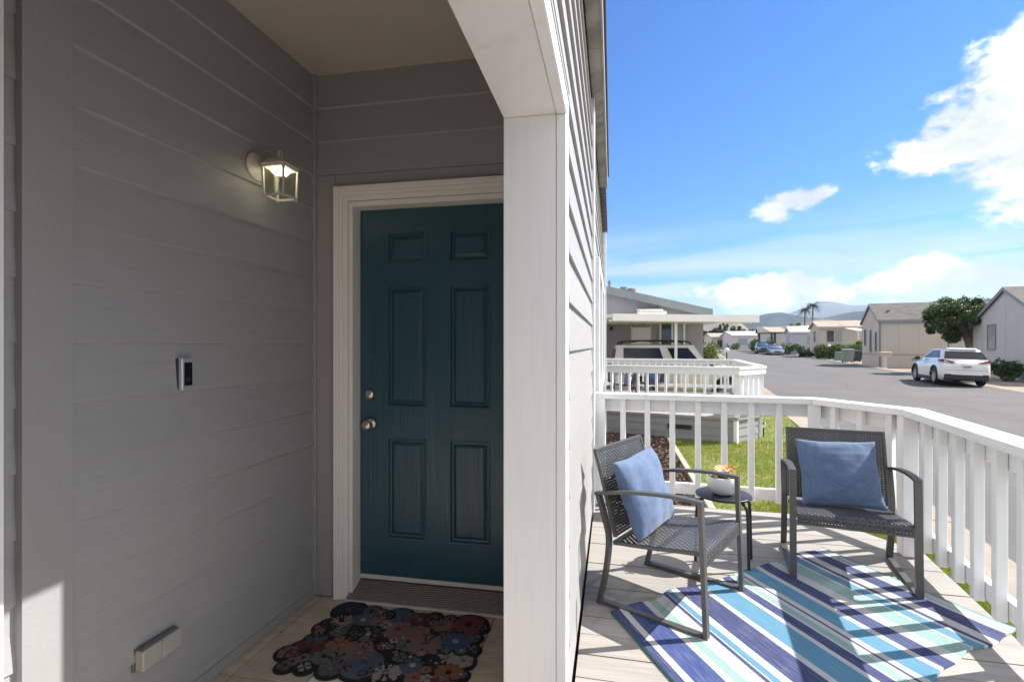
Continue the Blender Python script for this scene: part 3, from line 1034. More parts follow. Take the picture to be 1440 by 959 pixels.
casing_profile(dcas, -1.497, -0.3935, DZ, 2.765)
dcas.build('door_casing', CASING, house)
jm = MB()
jm.box((-1.42, YD + 0.004, DZ + 0.03), (-1.399, 2.71, 2.685))
jm.box((-0.479, YD + 0.004, DZ + 0.03), (-0.458, 2.71, 2.685))
jm.box((-1.399, YD + 0.004, 2.658), (-0.479, 2.71, 2.685))
jm.build('door_jamb', CASING, house)
door = MB()
# slab built as stiles and rails around six sunk panels
YF = 2.655
PX = [(-1.235, -1.004), (-0.873, -0.641)]
PZ = [(2.355, 2.525), (1.556, 2.228), (0.820, 1.382)]
xs = [DX0, PX[0][0], PX[0][1], PX[1][0], PX[1][1], DX1]
zs = [DZ0, PZ[2][0], PZ[2][1], PZ[1][0], PZ[1][1], PZ[0][0], PZ[0][1], DZ1]
for i in range(5):
    for j in range(7):
        if i in (1, 3) and j in (1, 3, 5):
            continue
        door.quad((xs[i], YF, zs[j]), (xs[i + 1], YF, zs[j]), (xs[i + 1], YF, zs[j + 1]), (xs[i], YF, zs[j + 1]))
door.box((DX0, YF + 0.0145, DZ0), (DX1, YF + 0.045, DZ1))
for (xa, xb, za, zb) in ((DX0, DX1, DZ1, DZ1), (DX0, DX1, DZ0, DZ0)):
    door.quad((xa, YF, za), (xb, YF, za), (xb, YF + 0.02, za), (xa, YF + 0.02, za))
door.quad((DX0, YF, DZ0), (DX0, YF, DZ1), (DX0, YF + .02, DZ1), (DX0, YF + .02, DZ0))
door = door.build('door', TEAL, house)
for (a, b_) in PX:
    for (c_, d_) in PZ:
        p = MB()
        rings = [(0.0, 0.0), (0.003, -0.003), (0.008, -0.002), (0.014, 0.0125), (0.022, 0.0135), (0.040, 0.001), (0.044, 0.0005)]
        prev = None
        for (ins, dep) in rings:
            cur = [(a + ins, YF + dep, c_ + ins), (b_ - ins, YF + dep, c_ + ins), (b_ - ins, YF + dep, d_ - ins), (a + ins, YF + dep, d_ - ins)]
            if prev:
                for k in range(4):
                    l = (k + 1) % 4
                    p.quad(prev[k], prev[l], cur[l], cur[k])
            prev = cur
        p.quad(*prev)
        p.build('door_panel', TEAL, door)
MB().box((DX0 + 0.002, YF - 0.006, 0.588), (DX1 - 0.002, YF + 0.03, 0.611), 0.002).build('door_sweep', SWEEP, door)
MY = lambda x, y, z: Matrix.Translation((x, y, z)) @ Matrix.Rotation(math.pi / 2, 4, 'X')      # lathe axis towards the viewer (-Y)
kn = MB().lathe([(0.0, 0.0), (0.033, 0.0), (0.034, 0.004), (0.028, 0.010), (0.013, 0.014), (0.012, 0.030), (0.020, 0.036), (0.027, 0.046), (0.027, 0.056), (0.020, 0.064), (0.0, 0.066)], 28, MY(-1.333, YF, 1.455))
kn.build('door_knob', METAL, door)
db = MB().lathe([(0.0, 0.0), (0.031, 0.0), (0.032, 0.006), (0.027, 0.018), (0.024, 0.026), (0.0, 0.027)], 28, MY(-1.333, YF, 1.622))
db = db.build('deadbolt', METAL, door)
kh = MB().box((-1.3345, YF - 0.0285, 1.614), (-1.3315, YF - 0.026, 1.626)); kh.build('keyhole', BLACKP, door)
th = MB()
th.prism([(-1.418, 2.535, DZ + 0.002), (-1.418, 2.535, DZ + 0.02), (-1.418, 2.69, 0.586), (-1.418, 2.71, 0.586), (-1.418, 2.71, DZ + 0.002)], (0.96, 0, 0))
th = th.build('threshold', ALU, house)
for i in range(9):
    y = 2.543 + i * 0.0135
    z = DZ + 0.02 + (y - 2.535) / 0.155 * (0.586 - DZ - 0.02)
    MB().box((-1.417, y, z - 0.004), (-0.46, y + 0.006, z + 0.005), 0.001).build('rib', ALU, th)
MB().box((-1.418, 2.522, DZ + 0.001), (-0.458, 2.536, DZ + 0.012), 0.002).build('threshold_edge', SWEEP, house)

# porch floor of stone tiles
pf = thing('porch_floor', 'tan stone tiled floor of the entry porch', None, (-1.0, 1.0, 0.4), kind='structure')
MB().box((-1.79, -3.2, 0.40), (-0.19, 2.60, DZ - 0.006)).build('grout_bed', GROUT, pf)
TS = 0.33
tx = [-1.576 - TS + 0.0, -1.576, -1.240, -0.915, -0.590, -0.26]
ty = [2.205 + TS + 0.03, 2.205]
while ty[-1] > -2.8: ty.append(ty[-1] - TS)
for i in range(len(tx) - 1):
    for j in range(len(ty) - 1):
        a0, a1 = tx[i] + 0.003, min(tx[i + 1] - 0.003, -0.20)
        b1, b0 = ty[j] - 0.003, ty[j + 1] + 0.003
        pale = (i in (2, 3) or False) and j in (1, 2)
        dzt = random.uniform(-0.0015, 0.0)
        if a1 - a0 < .02: continue
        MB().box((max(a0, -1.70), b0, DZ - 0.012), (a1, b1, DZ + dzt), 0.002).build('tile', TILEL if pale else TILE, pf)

# ---- things on the entry walls
XL = wall_x(2.1) + 0.012
lamp = thing('wall_lamp', 'lit white square lantern on a round wall plate above the doorbell', 'wall lamp', (XL, 2.10, 2.73))
MXp = lambda x, y, z: Matrix.Translation((x, y, z)) @ Matrix.Rotation(math.pi / 2, 4, 'Y')
MB().lathe([(0.0, 0.0), (0.064, 0.0), (0.066, 0.008), (0.058, 0.016), (0.035, 0.022), (0.028, 0.030), (0.0, 0.031)], 32, MXp(XL, 2.10, 2.73)).build('wall_plate', LAMPW, lamp)
LX, LY = -1.500, 2.092
MB().tube([(XL + 0.02, 2.10, 2.725), (XL + 0.05, 2.097, 2.735), (XL + 0.075, 2.095, 2.752), (LX - 0.03, LY, 2.752)], 0.011, 10).build('arm', LAMPW, lamp)
hd = MB()
ca = R(0)
HWT, HWB, zt_, zb_ = 0.053, 0.049, 2.718, 2.580
hd.lathe([(0.081, zt_ - 0.004), (0.084, zt_ + 0.004), (0.046, zt_ + 0.022), (0.028, zt_ + 0.034), (0.0, zt_ + 0.040)], 4, Matrix.Translation((LX, LY, 0)) @ Matrix.Rotation(R(45), 4, 'Z'), False)
hd = hd.build('lamp_cap', LAMPW, lamp)
lp = MB().tube([(LX + 0.0, LY + 0.013 * math.cos(a), zt_ + 0.056 + 0.018 * math.sin(a)) for a in np.linspace(-math.pi / 2, 1.5 * math.pi, 17)[:-1]], 0.0032, 6, False, True)
lp.build('hanging_ring', LAMPW, hd)
fr = MB()
for sx_ in (-1, 1):
    for sy_ in (-1, 1):
        fr.bar([(LX + sx_ * HWT, LY + sy_ * HWT, zt_), (LX + sx_ * HWB, LY + sy_ * HWB, zb_)], 0.009, 0.009, (1, 0, 0))
        fr.lathe([(0, zb_ - 0.014), (0.005, zb_ - 0.012), (0.005, zb_ - 0.004), (0, zb_ - 0.002)], 8, Matrix.Translation((LX + sx_ * HWB, LY + sy_ * HWB, 0)))
c4 = [(-1, -1), (1, -1), (1, 1), (-1, 1)]
fr.bar([(LX + a * HWB, LY + b_ * HWB, zb_) for a, b_ in c4], 0.010, 0.009, (0, 0, 1), closed=True)
fr.bar([(LX + a * HWT, LY + b_ * HWT, zt_ - 0.006) for a, b_ in c4], 0.012, 0.009, (0, 0, 1), closed=True)
fr.build('frame', LAMPW, lamp)
for k in range(4):
    a, b_ = c4[k], c4[(k + 1) % 4]
    g_ = MB().quad((LX + a[0] * HWB * .97, LY + a[1] * HWB * .97, zb_ + .003), (LX + b_[0] * HWB * .97, LY + b_[1] * HWB * .97, zb_ + .003),
                   (LX + b_[0] * HWT * .97, LY + b_[1] * HWT * .97, zt_ - .01), (LX + a[0] * HWT * .97, LY + a[1] * HWT * .97, zt_ - .01))
    g_.build('pane', LGLASS, lamp)
MB().lathe([(0.0, zt_ - 0.002), (0.019, zt_ - 0.003), (0.019, zt_ - 0.009), (0.0, zt_ - 0.009)], 16, Matrix.Translation((LX, LY, 0))).build('socket', LAMPW, lamp)
MB().lathe([(0.020, zt_ - 0.008), (0.034, zt_ - 0.012), (0.036, zt_ - 0.022), (0.026, zt_ - 0.033), (0.0, zt_ - 0.037)], 20, Matrix.Translation((LX, LY, 0))).build('bulb', BULB, lamp)

XB = wall_x(1.70) + 0.008
bell = thing('doorbell', 'slim silver video doorbell with a black glass face on the grey wall', 'doorbell', (XB, 1.70, 1.785))
MB().box((XB - 0.004, 1.671, 1.724), (XB + 0.010, 1.729, 1.848), 0.003).build('back_plate', BLACKP, bell)
MB().box((XB + 0.010, 1.672, 1.722), (XB + 0.030, 1.728, 1.850), 0.004).build('body', SILVER, bell)
MB().box((XB + 0.029, 1.681, 1.742), (XB + 0.032, 1.719, 1.832), 0.001).build('face', GLOSSB, bell)
MB().lathe([(0.0, 0.0), (0.009, 0.0), (0.009, 0.0015), (0.0065, 0.002), (0.0065, 0.0005), (0, 0.0005)], 20, MXp(XB + 0.0315, 1.70, 1.815)).build('lens', GLOSSB, bell)
MB().lathe([(0.0, 0.001), (0.012, 0.001), (0.013, 0.0), (0.0, 0.0)], 20, MXp(XB + 0.0312, 1.70, 1.765)).build('button', BLACKP, bell)

XO = wall_x(1.58) + 0.010
outl = thing('outlet_cover', 'beige weatherproof double outlet cover low on the grey wall', 'outlet', (XO, 1.585, 0.79))
MB().box((XO - 0.004, 1.492, 0.748), (XO + 0.004, 1.666, 0.832), 0.003).build('gasket', OUTTOP, outl)
MB().box((XO + 0.004, 1.497, 0.752), (XO + 0.040, 1.577, 0.824), 0.004).build('cover', OUTLET, outl)
MB().box((XO + 0.004, 1.579, 0.752), (XO + 0.040, 1.660, 0.824), 0.004).build('cover', OUTLET, outl)
MB().box((XO, 1.500, 0.825), (XO + 0.030, 1.656, 0.832), 0.003).build('lid', OUTTOP, outl)
for y in (1.508, 1.578, 1.652):
    MB().lathe([(0, 0), (0.004, 0), (0.0035, 0.002), (0, 0.0025)], 10, MXp(XO + 0.0395, y, 0.815)).build('screw', METAL, outl)

# ---- flowered doormat
mat_ = thing('doormat', 'dark scalloped doormat covered in red, orange and blue flowers before the teal door', 'doormat', (-1.05, 2.24, DZ))
r_ = random.Random(4)
FC = {'burg': (0.19, 0.035, 0.035), 'red': (0.30, 0.05, 0.045), 'orange': (0.42, 0.125, 0.035), 'peach': (0.36, 0.17, 0.10), 'navy': (0.018, 0.035, 0.115),
      'slate': (0.105, 0.15, 0.235), 'blue': (0.07, 0.12, 0.27), 'cream': (0.44, 0.40, 0.36), 'rose': (0.33, 0.17, 0.15), 'sage': (0.13, 0.155, 0.135), 'grey': (0.19, 0.19, 0.185), 'black': (0.012, 0.012, 0.014)}
FM = {k: plain('mat_' + k, tuple(0.50 * x + 0.06 * sum(v) / 3 for x in v), 0.95, var=0.12, scale=60, bmp=0.6, bscale=260) for k, v in FC.items()}
flowers = [  # x, y, radius, petal colour, eye colour, petals (0 = ringed disc)
    (-1.40, 2.44, .075, 'navy', 'burg', 0), (-1.27, 2.45, .045, 'sage', 'black', 5), (-1.10, 2.43, .07, 'slate', 'blue', 8), (-0.97, 2.42, .055, 'burg', 'grey', 7),
    (-0.70, 2.42, .085, 'red', 'black', 9), (-0.84, 2.39, .06, 'rose', 'red', 10), (-1.38, 2.33, .06, 'cream', 'black', 14), (-1.27, 2.36, .06, 'slate', 'cream', 6),
    (-1.18, 2.36, .05, 'rose', 'peach', 6), (-1.05, 2.31, .075, 'rose', 'burg', 7), (-0.93, 2.31, .055, 'peach', 'rose', 7), (-1.44, 2.27, .045, 'peach', 'burg', 6),
    (-1.42, 2.17, .05, 'blue', 'slate', 5), (-1.41, 2.08, .085, 'burg', 'black', 8), (-1.27, 2.15, .07, 'peach', 'orange', 6), (-1.18, 2.25, .06, 'grey', 'cream', 5),
    (-1.15, 2.11, .075, 'rose', 'peach', 12), (-1.30, 2.05, .055, 'grey', 'black', 5), (-1.09, 2.03, .09, 'slate', 'blue', 0), (-0.98, 2.17, .05, 'grey', 'sage', 4),
    (-0.86, 2.22, .085, 'rose', 'sage', 11), (-0.72, 2.27, .07, 'blue', 'cream', 6), (-0.65, 2.32, .04, 'sage', 'grey', 4), (-0.72, 2.15, .05, 'cream', 'rose', 8),
    (-0.64, 2.14, .045, 'cream', 'grey', 6), (-0.86, 2.07, .065, 'slate', 'cream', 6), (-0.82, 1.99, .04, 'peach', 'burg', 6), (-0.96, 2.00, .065, 'cream', 'rose', 9),
    (-0.68, 2.05, .06, 'orange', 'black', 10), (-0.72, 1.96, .06, 'burg', 'black', 8), (-0.64, 1.96, .04, 'grey', 'black', 5), (-0.99, 2.25, .035, 'rose', 'cream', 5),
    (-1.34, 2.24, .04, 'sage', 'grey', 5), (-0.63, 2.23, .035, 'sage', 'grey', 4), (-0.78, 2.33, .035, 'sage', 'slate', 4), (-1.21, 2.44, .035, 'rose', 'cream', 5),
    (-1.49, 2.05, .045, 'rose', 'burg', 6), (-1.35, 2.00, .04, 'rose', 'burg', 5), (-1.22, 1.98, .05, 'sage', 'grey', 5), (-1.02, 2.44, .03, 'sage', 'black', 4),
]
flowers = [(-0.64 + (fx + 0.64) * 0.93, fy, fr_ * 1.07, a_, b__, n_) for fx, fy, fr_, a_, b__, n_ in flowers]
kk = 0
while kk < 170:
    fx, fy = r_.uniform(-1.40, -0.62), r_.uniform(1.95, 2.46)
    if min((fx - f[0]) ** 2 + (fy - f[1]) ** 2 - (f[2] * .62) ** 2 for f in flowers) > 0 and min(math.hypot(fx - f[0], fy - f[1]) - f[2] for f in flowers) < 0.02:
        flowers.append((fx, fy, r_.uniform(.022, .036), r_.choice(['rose', 'sage', 'grey', 'slate', 'burg', 'peach', 'cream', 'blue', 'sage', 'grey']), r_.choice(['burg', 'grey', 'black', 'cream']), r_.choice((4, 5, 6, 7))))
    kk += 1
base = MB()
for k, (fx, fy, fr_, _, _, _) in enumerate(flowers):
    zt2 = DZ + 0.0085 + 0.00004 * k
    base.lathe([(fr_ + 0.014, DZ + 0.001), (fr_ + 0.016, DZ + 0.005), (fr_ + 0.010, zt2), (0, zt2)], 18, Matrix.Translation((fx, fy, 0)))
base.box((-1.33, 2.03, DZ + 0.001), (-0.68, 2.41, DZ + 0.0082))
base.build('rubber_backing', FM['black'], mat_)
for k, (fx, fy, fr_, c1_, c2_, np_) in enumerate(flowers):
    f = MB()
    z0 = DZ + 0.009 + 0.0003 * (k % 11)
    rot = r_.uniform(0, 6.28)
    f_up = 0.0022
    if np_ == 0:
        f.lathe([(fr_, z0), (fr_ * .92, z0 + f_up), (fr_ * .74, z0), (fr_ * .66, z0 + f_up), (fr_ * .48, z0), (fr_ * .40, z0 + f_up), (fr_ * .2, z0), (0, z0 + f_up)], 24, Matrix.Translation((fx, fy, 0)))
    else:
        for q in range(np_):
            an = rot + 2 * math.pi * q / np_
            wd = fr_ * math.sin(math.pi / np_) * 1.02
            ca, sa = math.cos(an), math.sin(an)
            pts = [(0.12, 0.2), (0.45, 0.62), (0.75, 1.0), (0.93, 0.72), (1.0, 0.0), (0.93, -0.72), (0.75, -1.0), (0.45, -0.62), (0.12, -0.2)]
            ring = [(fx + ca * a * fr_ - sa * b_ * wd * .8, fy + sa * a * fr_ + ca * b_ * wd * .8, z0) for a, b_ in pts]
            ce = (fx + ca * .6 * fr_, fy + sa * .6 * fr_, z0 + f_up * 1.6)
            o_ = len(f.V)
            f.add(ring + [ce], [[i, (i + 1) % 9, 9] for i in range(9)], True)
    f = f.build('flower', FM[c1_], mat_)
    MB().lathe([(fr_ * .22, z0 + 0.001), (fr_ * .2, z0 + 0.005), (0, z0 + 0.006)], 10, Matrix.Translation((fx, fy, 0))).build('flower_centre', FM[c2_], f)

# ================================================================== OUR DECK AND ITS RAILING
deck = thing('deck', 'sandy grey board deck in front of the entry porch', 'deck', (0.8, 2.0, 0.0))
DEDGE = lambda y: 2.060 - 0.160 * (3.969 - y)          # right-hand edge, running with the street
poly = [(XW + 0.004, -3.0), (DEDGE(-3.0), -3.0), (DEDGE(3.87), 3.87), (1.63, 4.545), (XW + 0.004, 4.655)]


def clip(poly, f):
    outp = []
    for i in range(len(poly)):
        a, b_ = poly[i], poly[(i + 1) % len(poly)]
        fa, fb = f(a), f(b_)
        if fa >= 0: outp.append(a)
        if (fa >= 0) != (fb >= 0):
            k = fa / (fa - fb); outp.append((a[0] + (b_[0] - a[0]) * k, a[1] + (b_[1] - a[1]) * k))
    return outp


seams = [4.7]
y = 4.62
edges = []
yb = 4.655
k = 0
ys = [3.615 + .1635 * i for i in range(-40, 8)]
for i in range(len(ys) - 1):
    wide = (i % 2 == 0)
    y0, y1 = ys[i] + (0.0045 if wide else 0.0015), ys[i + 1] - (0.0015 if wide else 0.0045)
    # boards lie a couple of degrees off square, as the far edge does
    sk = -0.022
    pg = clip(clip(poly, lambda p: p[1] - sk * (p[0]) - y0), lambda p: y1 - (p[1] - sk * p[0]))
    if len(pg) < 3 or y1 < -2.9: continue
    mb = MB()
    dz = random.uniform(-0.002, 0.0)
    mb.prism([(x, yv, DZ - 0.03) for x, yv in pg], (0, 0, 0.03 + dz))
    mb.build('deck_board', DECKM, deck)
# dark joists and the skirt underneath
mb = MB()
mb.prism([(x, y, 0.42) for x, y in poly], (0, 0, 0.055))
mb.build('joists', BROWN, deck)
sk_ = 0.0
corners = poly[1:]
for (a, b_) in zip(corners[:-1], corners[1:]):
    for j in range(2):
        A, B = Vector((*a, 0)), Vector((*b_, 0))
        nrm = Vector(((B - A).y, -(B - A).x, 0)).normalized()
        MB().prism([A + Vector((0, 0, 0.0 + j * .235)) - nrm * .02, B + Vector((0, 0, j * .235)) - nrm * .02, B + Vector((0, 0, .23 + j * .235)) - nrm * .02, A + Vector((0, 0, .23 + j * .235)) - nrm * .02], nrm * 0.018).build('skirt_plank', SKIRT, deck)


def offset_line(path, d):
    """mitred offset of an open polyline (positive = left of travel)"""
    P = [Vector((p[0], p[1], 0)) for p in path]
    outp = []
    for i in range(len(P)):
        t0 = (P[i] - P[i - 1]).normalized() if i > 0 else None
        t1 = (P[i + 1] - P[i]).normalized() if i < len(P) - 1 else None
        t0 = t0 or t1; t1 = t1 or t0
        n0 = Vector((-t0.y, t0.x, 0)); n1 = Vector((-t1.y, t1.x, 0))
        m_ = (n0 + n1).normalized()
        outp.append(P[i] + m_ * (d / max(0.3, m_.dot(n0))))
    return outp


def railing(root, path, zd, spacing, mat, inner, first=None, mid_posts=(), bal_mat=None):
    """path runs with the inner side on `inner` (+1 left, -1 right). cap, sub rail, lower rail per run; square balusters inside, posts at the turns"""
    zc0, zc1 = zd + 0.925, zd + 0.968
    Li, Lo = offset_line(path, inner * 0.072), offset_line(path, -inner * 0.072)
    Ri, Ro = offset_line(path, -inner * 0.020), offset_line(path, -inner * 0.058)
    bal = MB().box((-0.0225, -0.0225, zd + 0.112), (0.0225, 0.0225, zc0 - 0.001), 0.003).mesh('baluster', bal_mat or mat)
    post = MB().box((-0.045, -0.045, zd + 0.002), (0.045, 0.045, zc0 - 0.001), 0.004).mesh('post', bal_mat or mat)
    n = len(path)
    for i in range(n - 1):
        e = 0.0012
        t = (Vector((*path[i + 1], 0)) - Vector((*path[i], 0))).normalized()
        def run(L1, L2, z0, z1, nm, mm):
            P = [L1[i] + t * e, L1[i + 1] - t * e, L2[i + 1] - t * e, L2[i] + t * e]
            MB().prism([(p.x, p.y, z0) for p in P], (0, 0, z1 - z0)).build(nm, mm, root)
        run(Li, Lo, zc0, zc1, 'top_rail', mat)
        run(Ri, Ro, zd + 0.815, zd + 0.924, 'upper_rail', mat)
        run(Ri, Ro, zd + 0.125, zd + 0.215, 'lower_rail', mat)
    for i in range(n):
        p = Vector((*path[i], 0))
        t = (Vector((*path[min(i + 1, n - 1)], 0)) - Vector((*path[max(i - 1, 0)], 0))).normalized()
        sh = 0.05 if i == 0 else (-0.05 if i == n - 1 else 0)
        q = p + t * sh + Vector((-t.y, t.x, 0)) * inner * 0.028
        inst('post', post, root, (q.x, q.y, 0), math.atan2(t.y, t.x))
    for i in range(n - 1):
        a, b_ = Vector((*path[i], 0)), Vector((*path[i + 1], 0))
        L = (b_ - a).length; t = (b_ - a) / L; nl = Vector((-t.y, t.x, 0)) * inner
        d0 = (first[i] if first else spacing)
        k = 0
        while d0 + k * spacing < L - 0.07:
            q = a + t * (d0 + k * spacing) + nl * 0.004
            inst('baluster', bal, root, (q.x, q.y, 0), math.atan2(t.y, t.x)); k += 1


PA, PB, PC_ = (XW + 0.004, 4.565), (1.575, 4.425), (1.945, 3.805)
PD = (PC_[0] - 0.165 * 4.6, PC_[1] - 4.6)
rail = thing('deck_railing', 'white painted railing with square balusters around our deck', 'railing', (0.8, 4.4, DZ))
railing(rail, [PA, PB, PC_, PD], DZ, 0.205, WHITEH, -1, first=[0.245, 0.175, 0.24], bal_mat=WHITE)

# ================================================================== RUG
C1, C2, C3, C4 = Vector((-0.011, 2.694, 0)), Vector((1.415, 3.812, 0)), Vector((1.925, 2.905, 0)), Vector((0.452, 1.755, 0))
nu, nv = 90, 50
vs, uvs = [], []
for j in range(nv + 1):
    for i in range(nu + 1):
        u_, v_ = i / nu, j / nv
        p = C1 * (1 - u_) * (1 - v_) + C2 * u_ * (1 - v_) + C3 * u_ * v_ + C4 * (1 - u_) * v_
        e = math.exp(-v_ * 14) + math.exp(-(1 - v_) * 14)
        p += (C4 - C1) * (0.012 * math.sin(u_ * 19) + 0.008 * math.sin(u_ * 41 + 1)) * e * (1 if v_ < .5 else -1)
        z = DZ + 0.008 + e * 0.0045 * (1 + math.sin(u_ * 31 + v_ * 2)) + 0.0012 * math.sin(u_ * 9 + v_ * 5)
        vs.append((p.x, p.y, z)); uvs.append((u_, v_))
fs = []
N1 = nu + 1
for j in range(nv):
    for i in range(nu):
        fs.append([j * N1 + i, (j + 1) * N1 + i, (j + 1) * N1 + i + 1, j * N1 + i + 1])
top = len(vs)
vs += [(x, y, DZ + 0.001) for x, y, z in vs]; uvs += uvs
rim_ = [i for i in range(N1)] + [j * N1 + nu for j in range(1, nv + 1)] + [nv * N1 + i for i in range(nu - 1, -1, -1)] + [j * N1 for j in range(nv - 1, 0, -1)]
for a, b_ in zip(rim_, rim_[1:] + rim_[:1]):
    fs.append([a, b_, top + b_, top + a])
mb = MB(); mb.add(vs, fs, True)
me = mb.mesh('rug', RUGM, (0.9, 2.8, DZ))
uvl = me.uv_layers.new(name='weave')
li = np.zeros(len(me.loops), dtype=np.int32); me.loops.foreach_get('vertex_index', li)
uvl.data.foreach_set('uv', np.asarray(uvs, dtype=np.float32)[li].ravel())
o = bpy.data.objects.new('rug', me); col.objects.link(o); o.location = (0.9, 2.8, DZ)
tag(o, 'woven rug striped in navy, aqua, mint and white under the armchairs', 'rug')


# ================================================================== ARMCHAIRS
def weave(path, w0, w1, mat, name, parent, pitch=0.0160, wd=0.0124, amp=0.0036, split=()):
    """interlaced flat strands over a strip: path in the (y, z) plane, x from w0 to w1"""
    P = [Vector((0, y, z)) for y, z in path]
    seg = [0.0]
    for a, b_ in zip(P[:-1], P[1:]): seg.append(seg[-1] + (b_ - a).length)
    L = seg[-1]

    def at(s_):
        s_ = min(max(s_, 0), L)
        for i in range(len(P) - 1):
            if s_ <= seg[i + 1] + 1e-9:
                k = (s_ - seg[i]) / (seg[i + 1] - seg[i]); t = (P[i + 1] - P[i]).normalized()
                return P[i] + (P[i + 1] - P[i]) * k, Vector((0, -t.z, t.y)), t
        return P[-1], Vector((0, 0, 1)), Vector((0, 1, 0))
    nl = int(round(L / pitch)); nx = int(round((w1 - w0) / pitch))
    pl, px_ = L / nl, (w1 - w0) / nx
    mb = MB()
    for k in range(nx):                              # strands along the path
        xc = w0 + (k + .5) * px_
        vs = []
        for q in range(2 * nl + 1):
            p, n_, t = at(q * pl / 2)
            h = 0.0 if q % 2 == 0 else (amp if ((q // 2 + k) % 2 == 0) else -amp)
            for sg in (-1, 1):
                vs.append((xc + sg * wd / 2, *(p + n_ * h)[1:]))
        mb.add(vs, [[2 * i, 2 * i + 1, 2 * i + 3, 2 * i + 2] for i in range(2 * nl)], True)
    for k in range(nl):                              # strands across
        p, n_, t = at((k + .5) * pl)
        vs = []
        for q in range(2 * nx + 1):
            x = w0 + q * px_ / 2
            h = 0.0 if q % 2 == 0 else (-amp if ((k + q // 2) % 2 == 0) else amp)
            for sg in (-1, 1):
                c_ = p + n_ * h + t * (sg * wd / 2)
                vs.append((x, c_.y, c_.z))
        mb.add(vs, [[2 * i, 2 * i + 1, 2 * i + 3, 2 * i + 2] for i in range(2 * nx)], True)
    return mb.build(name, mat, parent)


def arc(pts, n=6):
    """smooth a polyline by Catmull-Rom"""
    P = [Vector(p) for p in pts]; outp = []
    for i in range(len(P) - 1):
        p0, p1, p2, p3 = P[max(i - 1, 0)], P[i], P[i + 1], P[min(i + 2, len(P) - 1)]
        for k in range(n):
            t = k / n
            outp.append(0.5 * ((2 * p1) + (p2 - p0) * t + (2 * p0 - 5 * p1 + 4 * p2 - p3) * t * t + (3 * p1 - p0 - 3 * p2 + p3) * t ** 3))
    outp.append(P[-1])
    return outp


def make_armchair(label, loc, rz):
    root = thing('armchair', label, 'armchair', loc, rz, 'charcoal wicker patio armchairs')
    HW = 0.304
    for sd in (-1, 1):
        x = sd * HW
        MB().bar([(x, 0.285, 0.0), (x, 0.272, 0.30), (x, 0.258, 0.640)], 0.036, 0.021).build('front_leg', CHAIRM, root)
        MB().bar(arc([(x, 0.268, 0.640), (x, 0.12, 0.645), (x, -0.08, 0.628), (x, -0.305, 0.586)], 5), 0.036, 0.016).build('arm', CHAIRM, root)
        MB().bar(arc([(x, -0.292, 0.592), (x, -0.252, 0.47), (x, -0.226, 0.355), (x, -0.244, 0.18), (x, -0.285, 0.0)], 5), 0.036, 0.021).build('rear_leg', CHAIRM, root)
        MB().bar([(x, 0.268, 0.013), (x, -0.270, 0.013)], 0.036, 0.018).build('runner', CHAIRM, root)
        g_ = MB().lathe([(0.0, 0.0), (0.013, 0.0), (0.013, 0.006), (0.0, 0.008)], 10, Matrix.Translation((x + sd * -0.018, 0.262, 0.385)) @ Matrix.Rotation(sd * math.pi / 2, 4, 'Y'))
        g_.build('bolt', CHAIRM, root)
    seat_path = [(-0.205, 0.345), (-0.12, 0.352), (0.0, 0.366), (0.15, 0.386), (0.245, 0.397), (0.268, 0.390), (0.276, 0.370), (0.276, 0.335)]
    s_ = weave(seat_path, -0.283, 0.283, WICKER, 'seat', root)
    fr = MB()
    for sd in (-1, 1):
        fr.bar([(sd * 0.278, y, z - 0.012) for y, z in seat_path[:6]], 0.012, 0.018)
    fr.bar([(-0.283, 0.266, 0.375), (0.283, 0.266, 0.375)], 0.016, 0.022, (0, 1, 0))
    fr.bar([(-0.283, 0.272, 0.333), (0.283, 0.272, 0.333)], 0.010, 0.010, (0, 1, 0))
    fr.bar([(-0.283, -0.205, 0.333), (0.283, -0.205, 0.333)], 0.018, 0.018, (0, 1, 0))
    fr.bar([(-0.28, 0.03, 0.352), (0.28, 0.03, 0.352)], 0.02, 0.012, (0, 1, 0))
    fr.build('seat_frame', CHAIRM, root)
    back_path = [(-0.196, 0.365), (-0.225, 0.48), (-0.262, 0.62), (-0.296, 0.74), (-0.318, 0.805)]
    weave(back_path, -0.278, 0.278, WICKER, 'backrest', root)
    fb = MB()
    for sd in (-1, 1):
        fb.bar([(sd * 0.281, y - 0.004, z) for y, z in back_path], 0.014, 0.020)
    fb.bar([(-0.288, -0.322, 0.811), (0.288, -0.322, 0.811)], 0.020, 0.014, (0, 1, 0))
    fb.build('back_frame', CHAIRM, root)
    return root


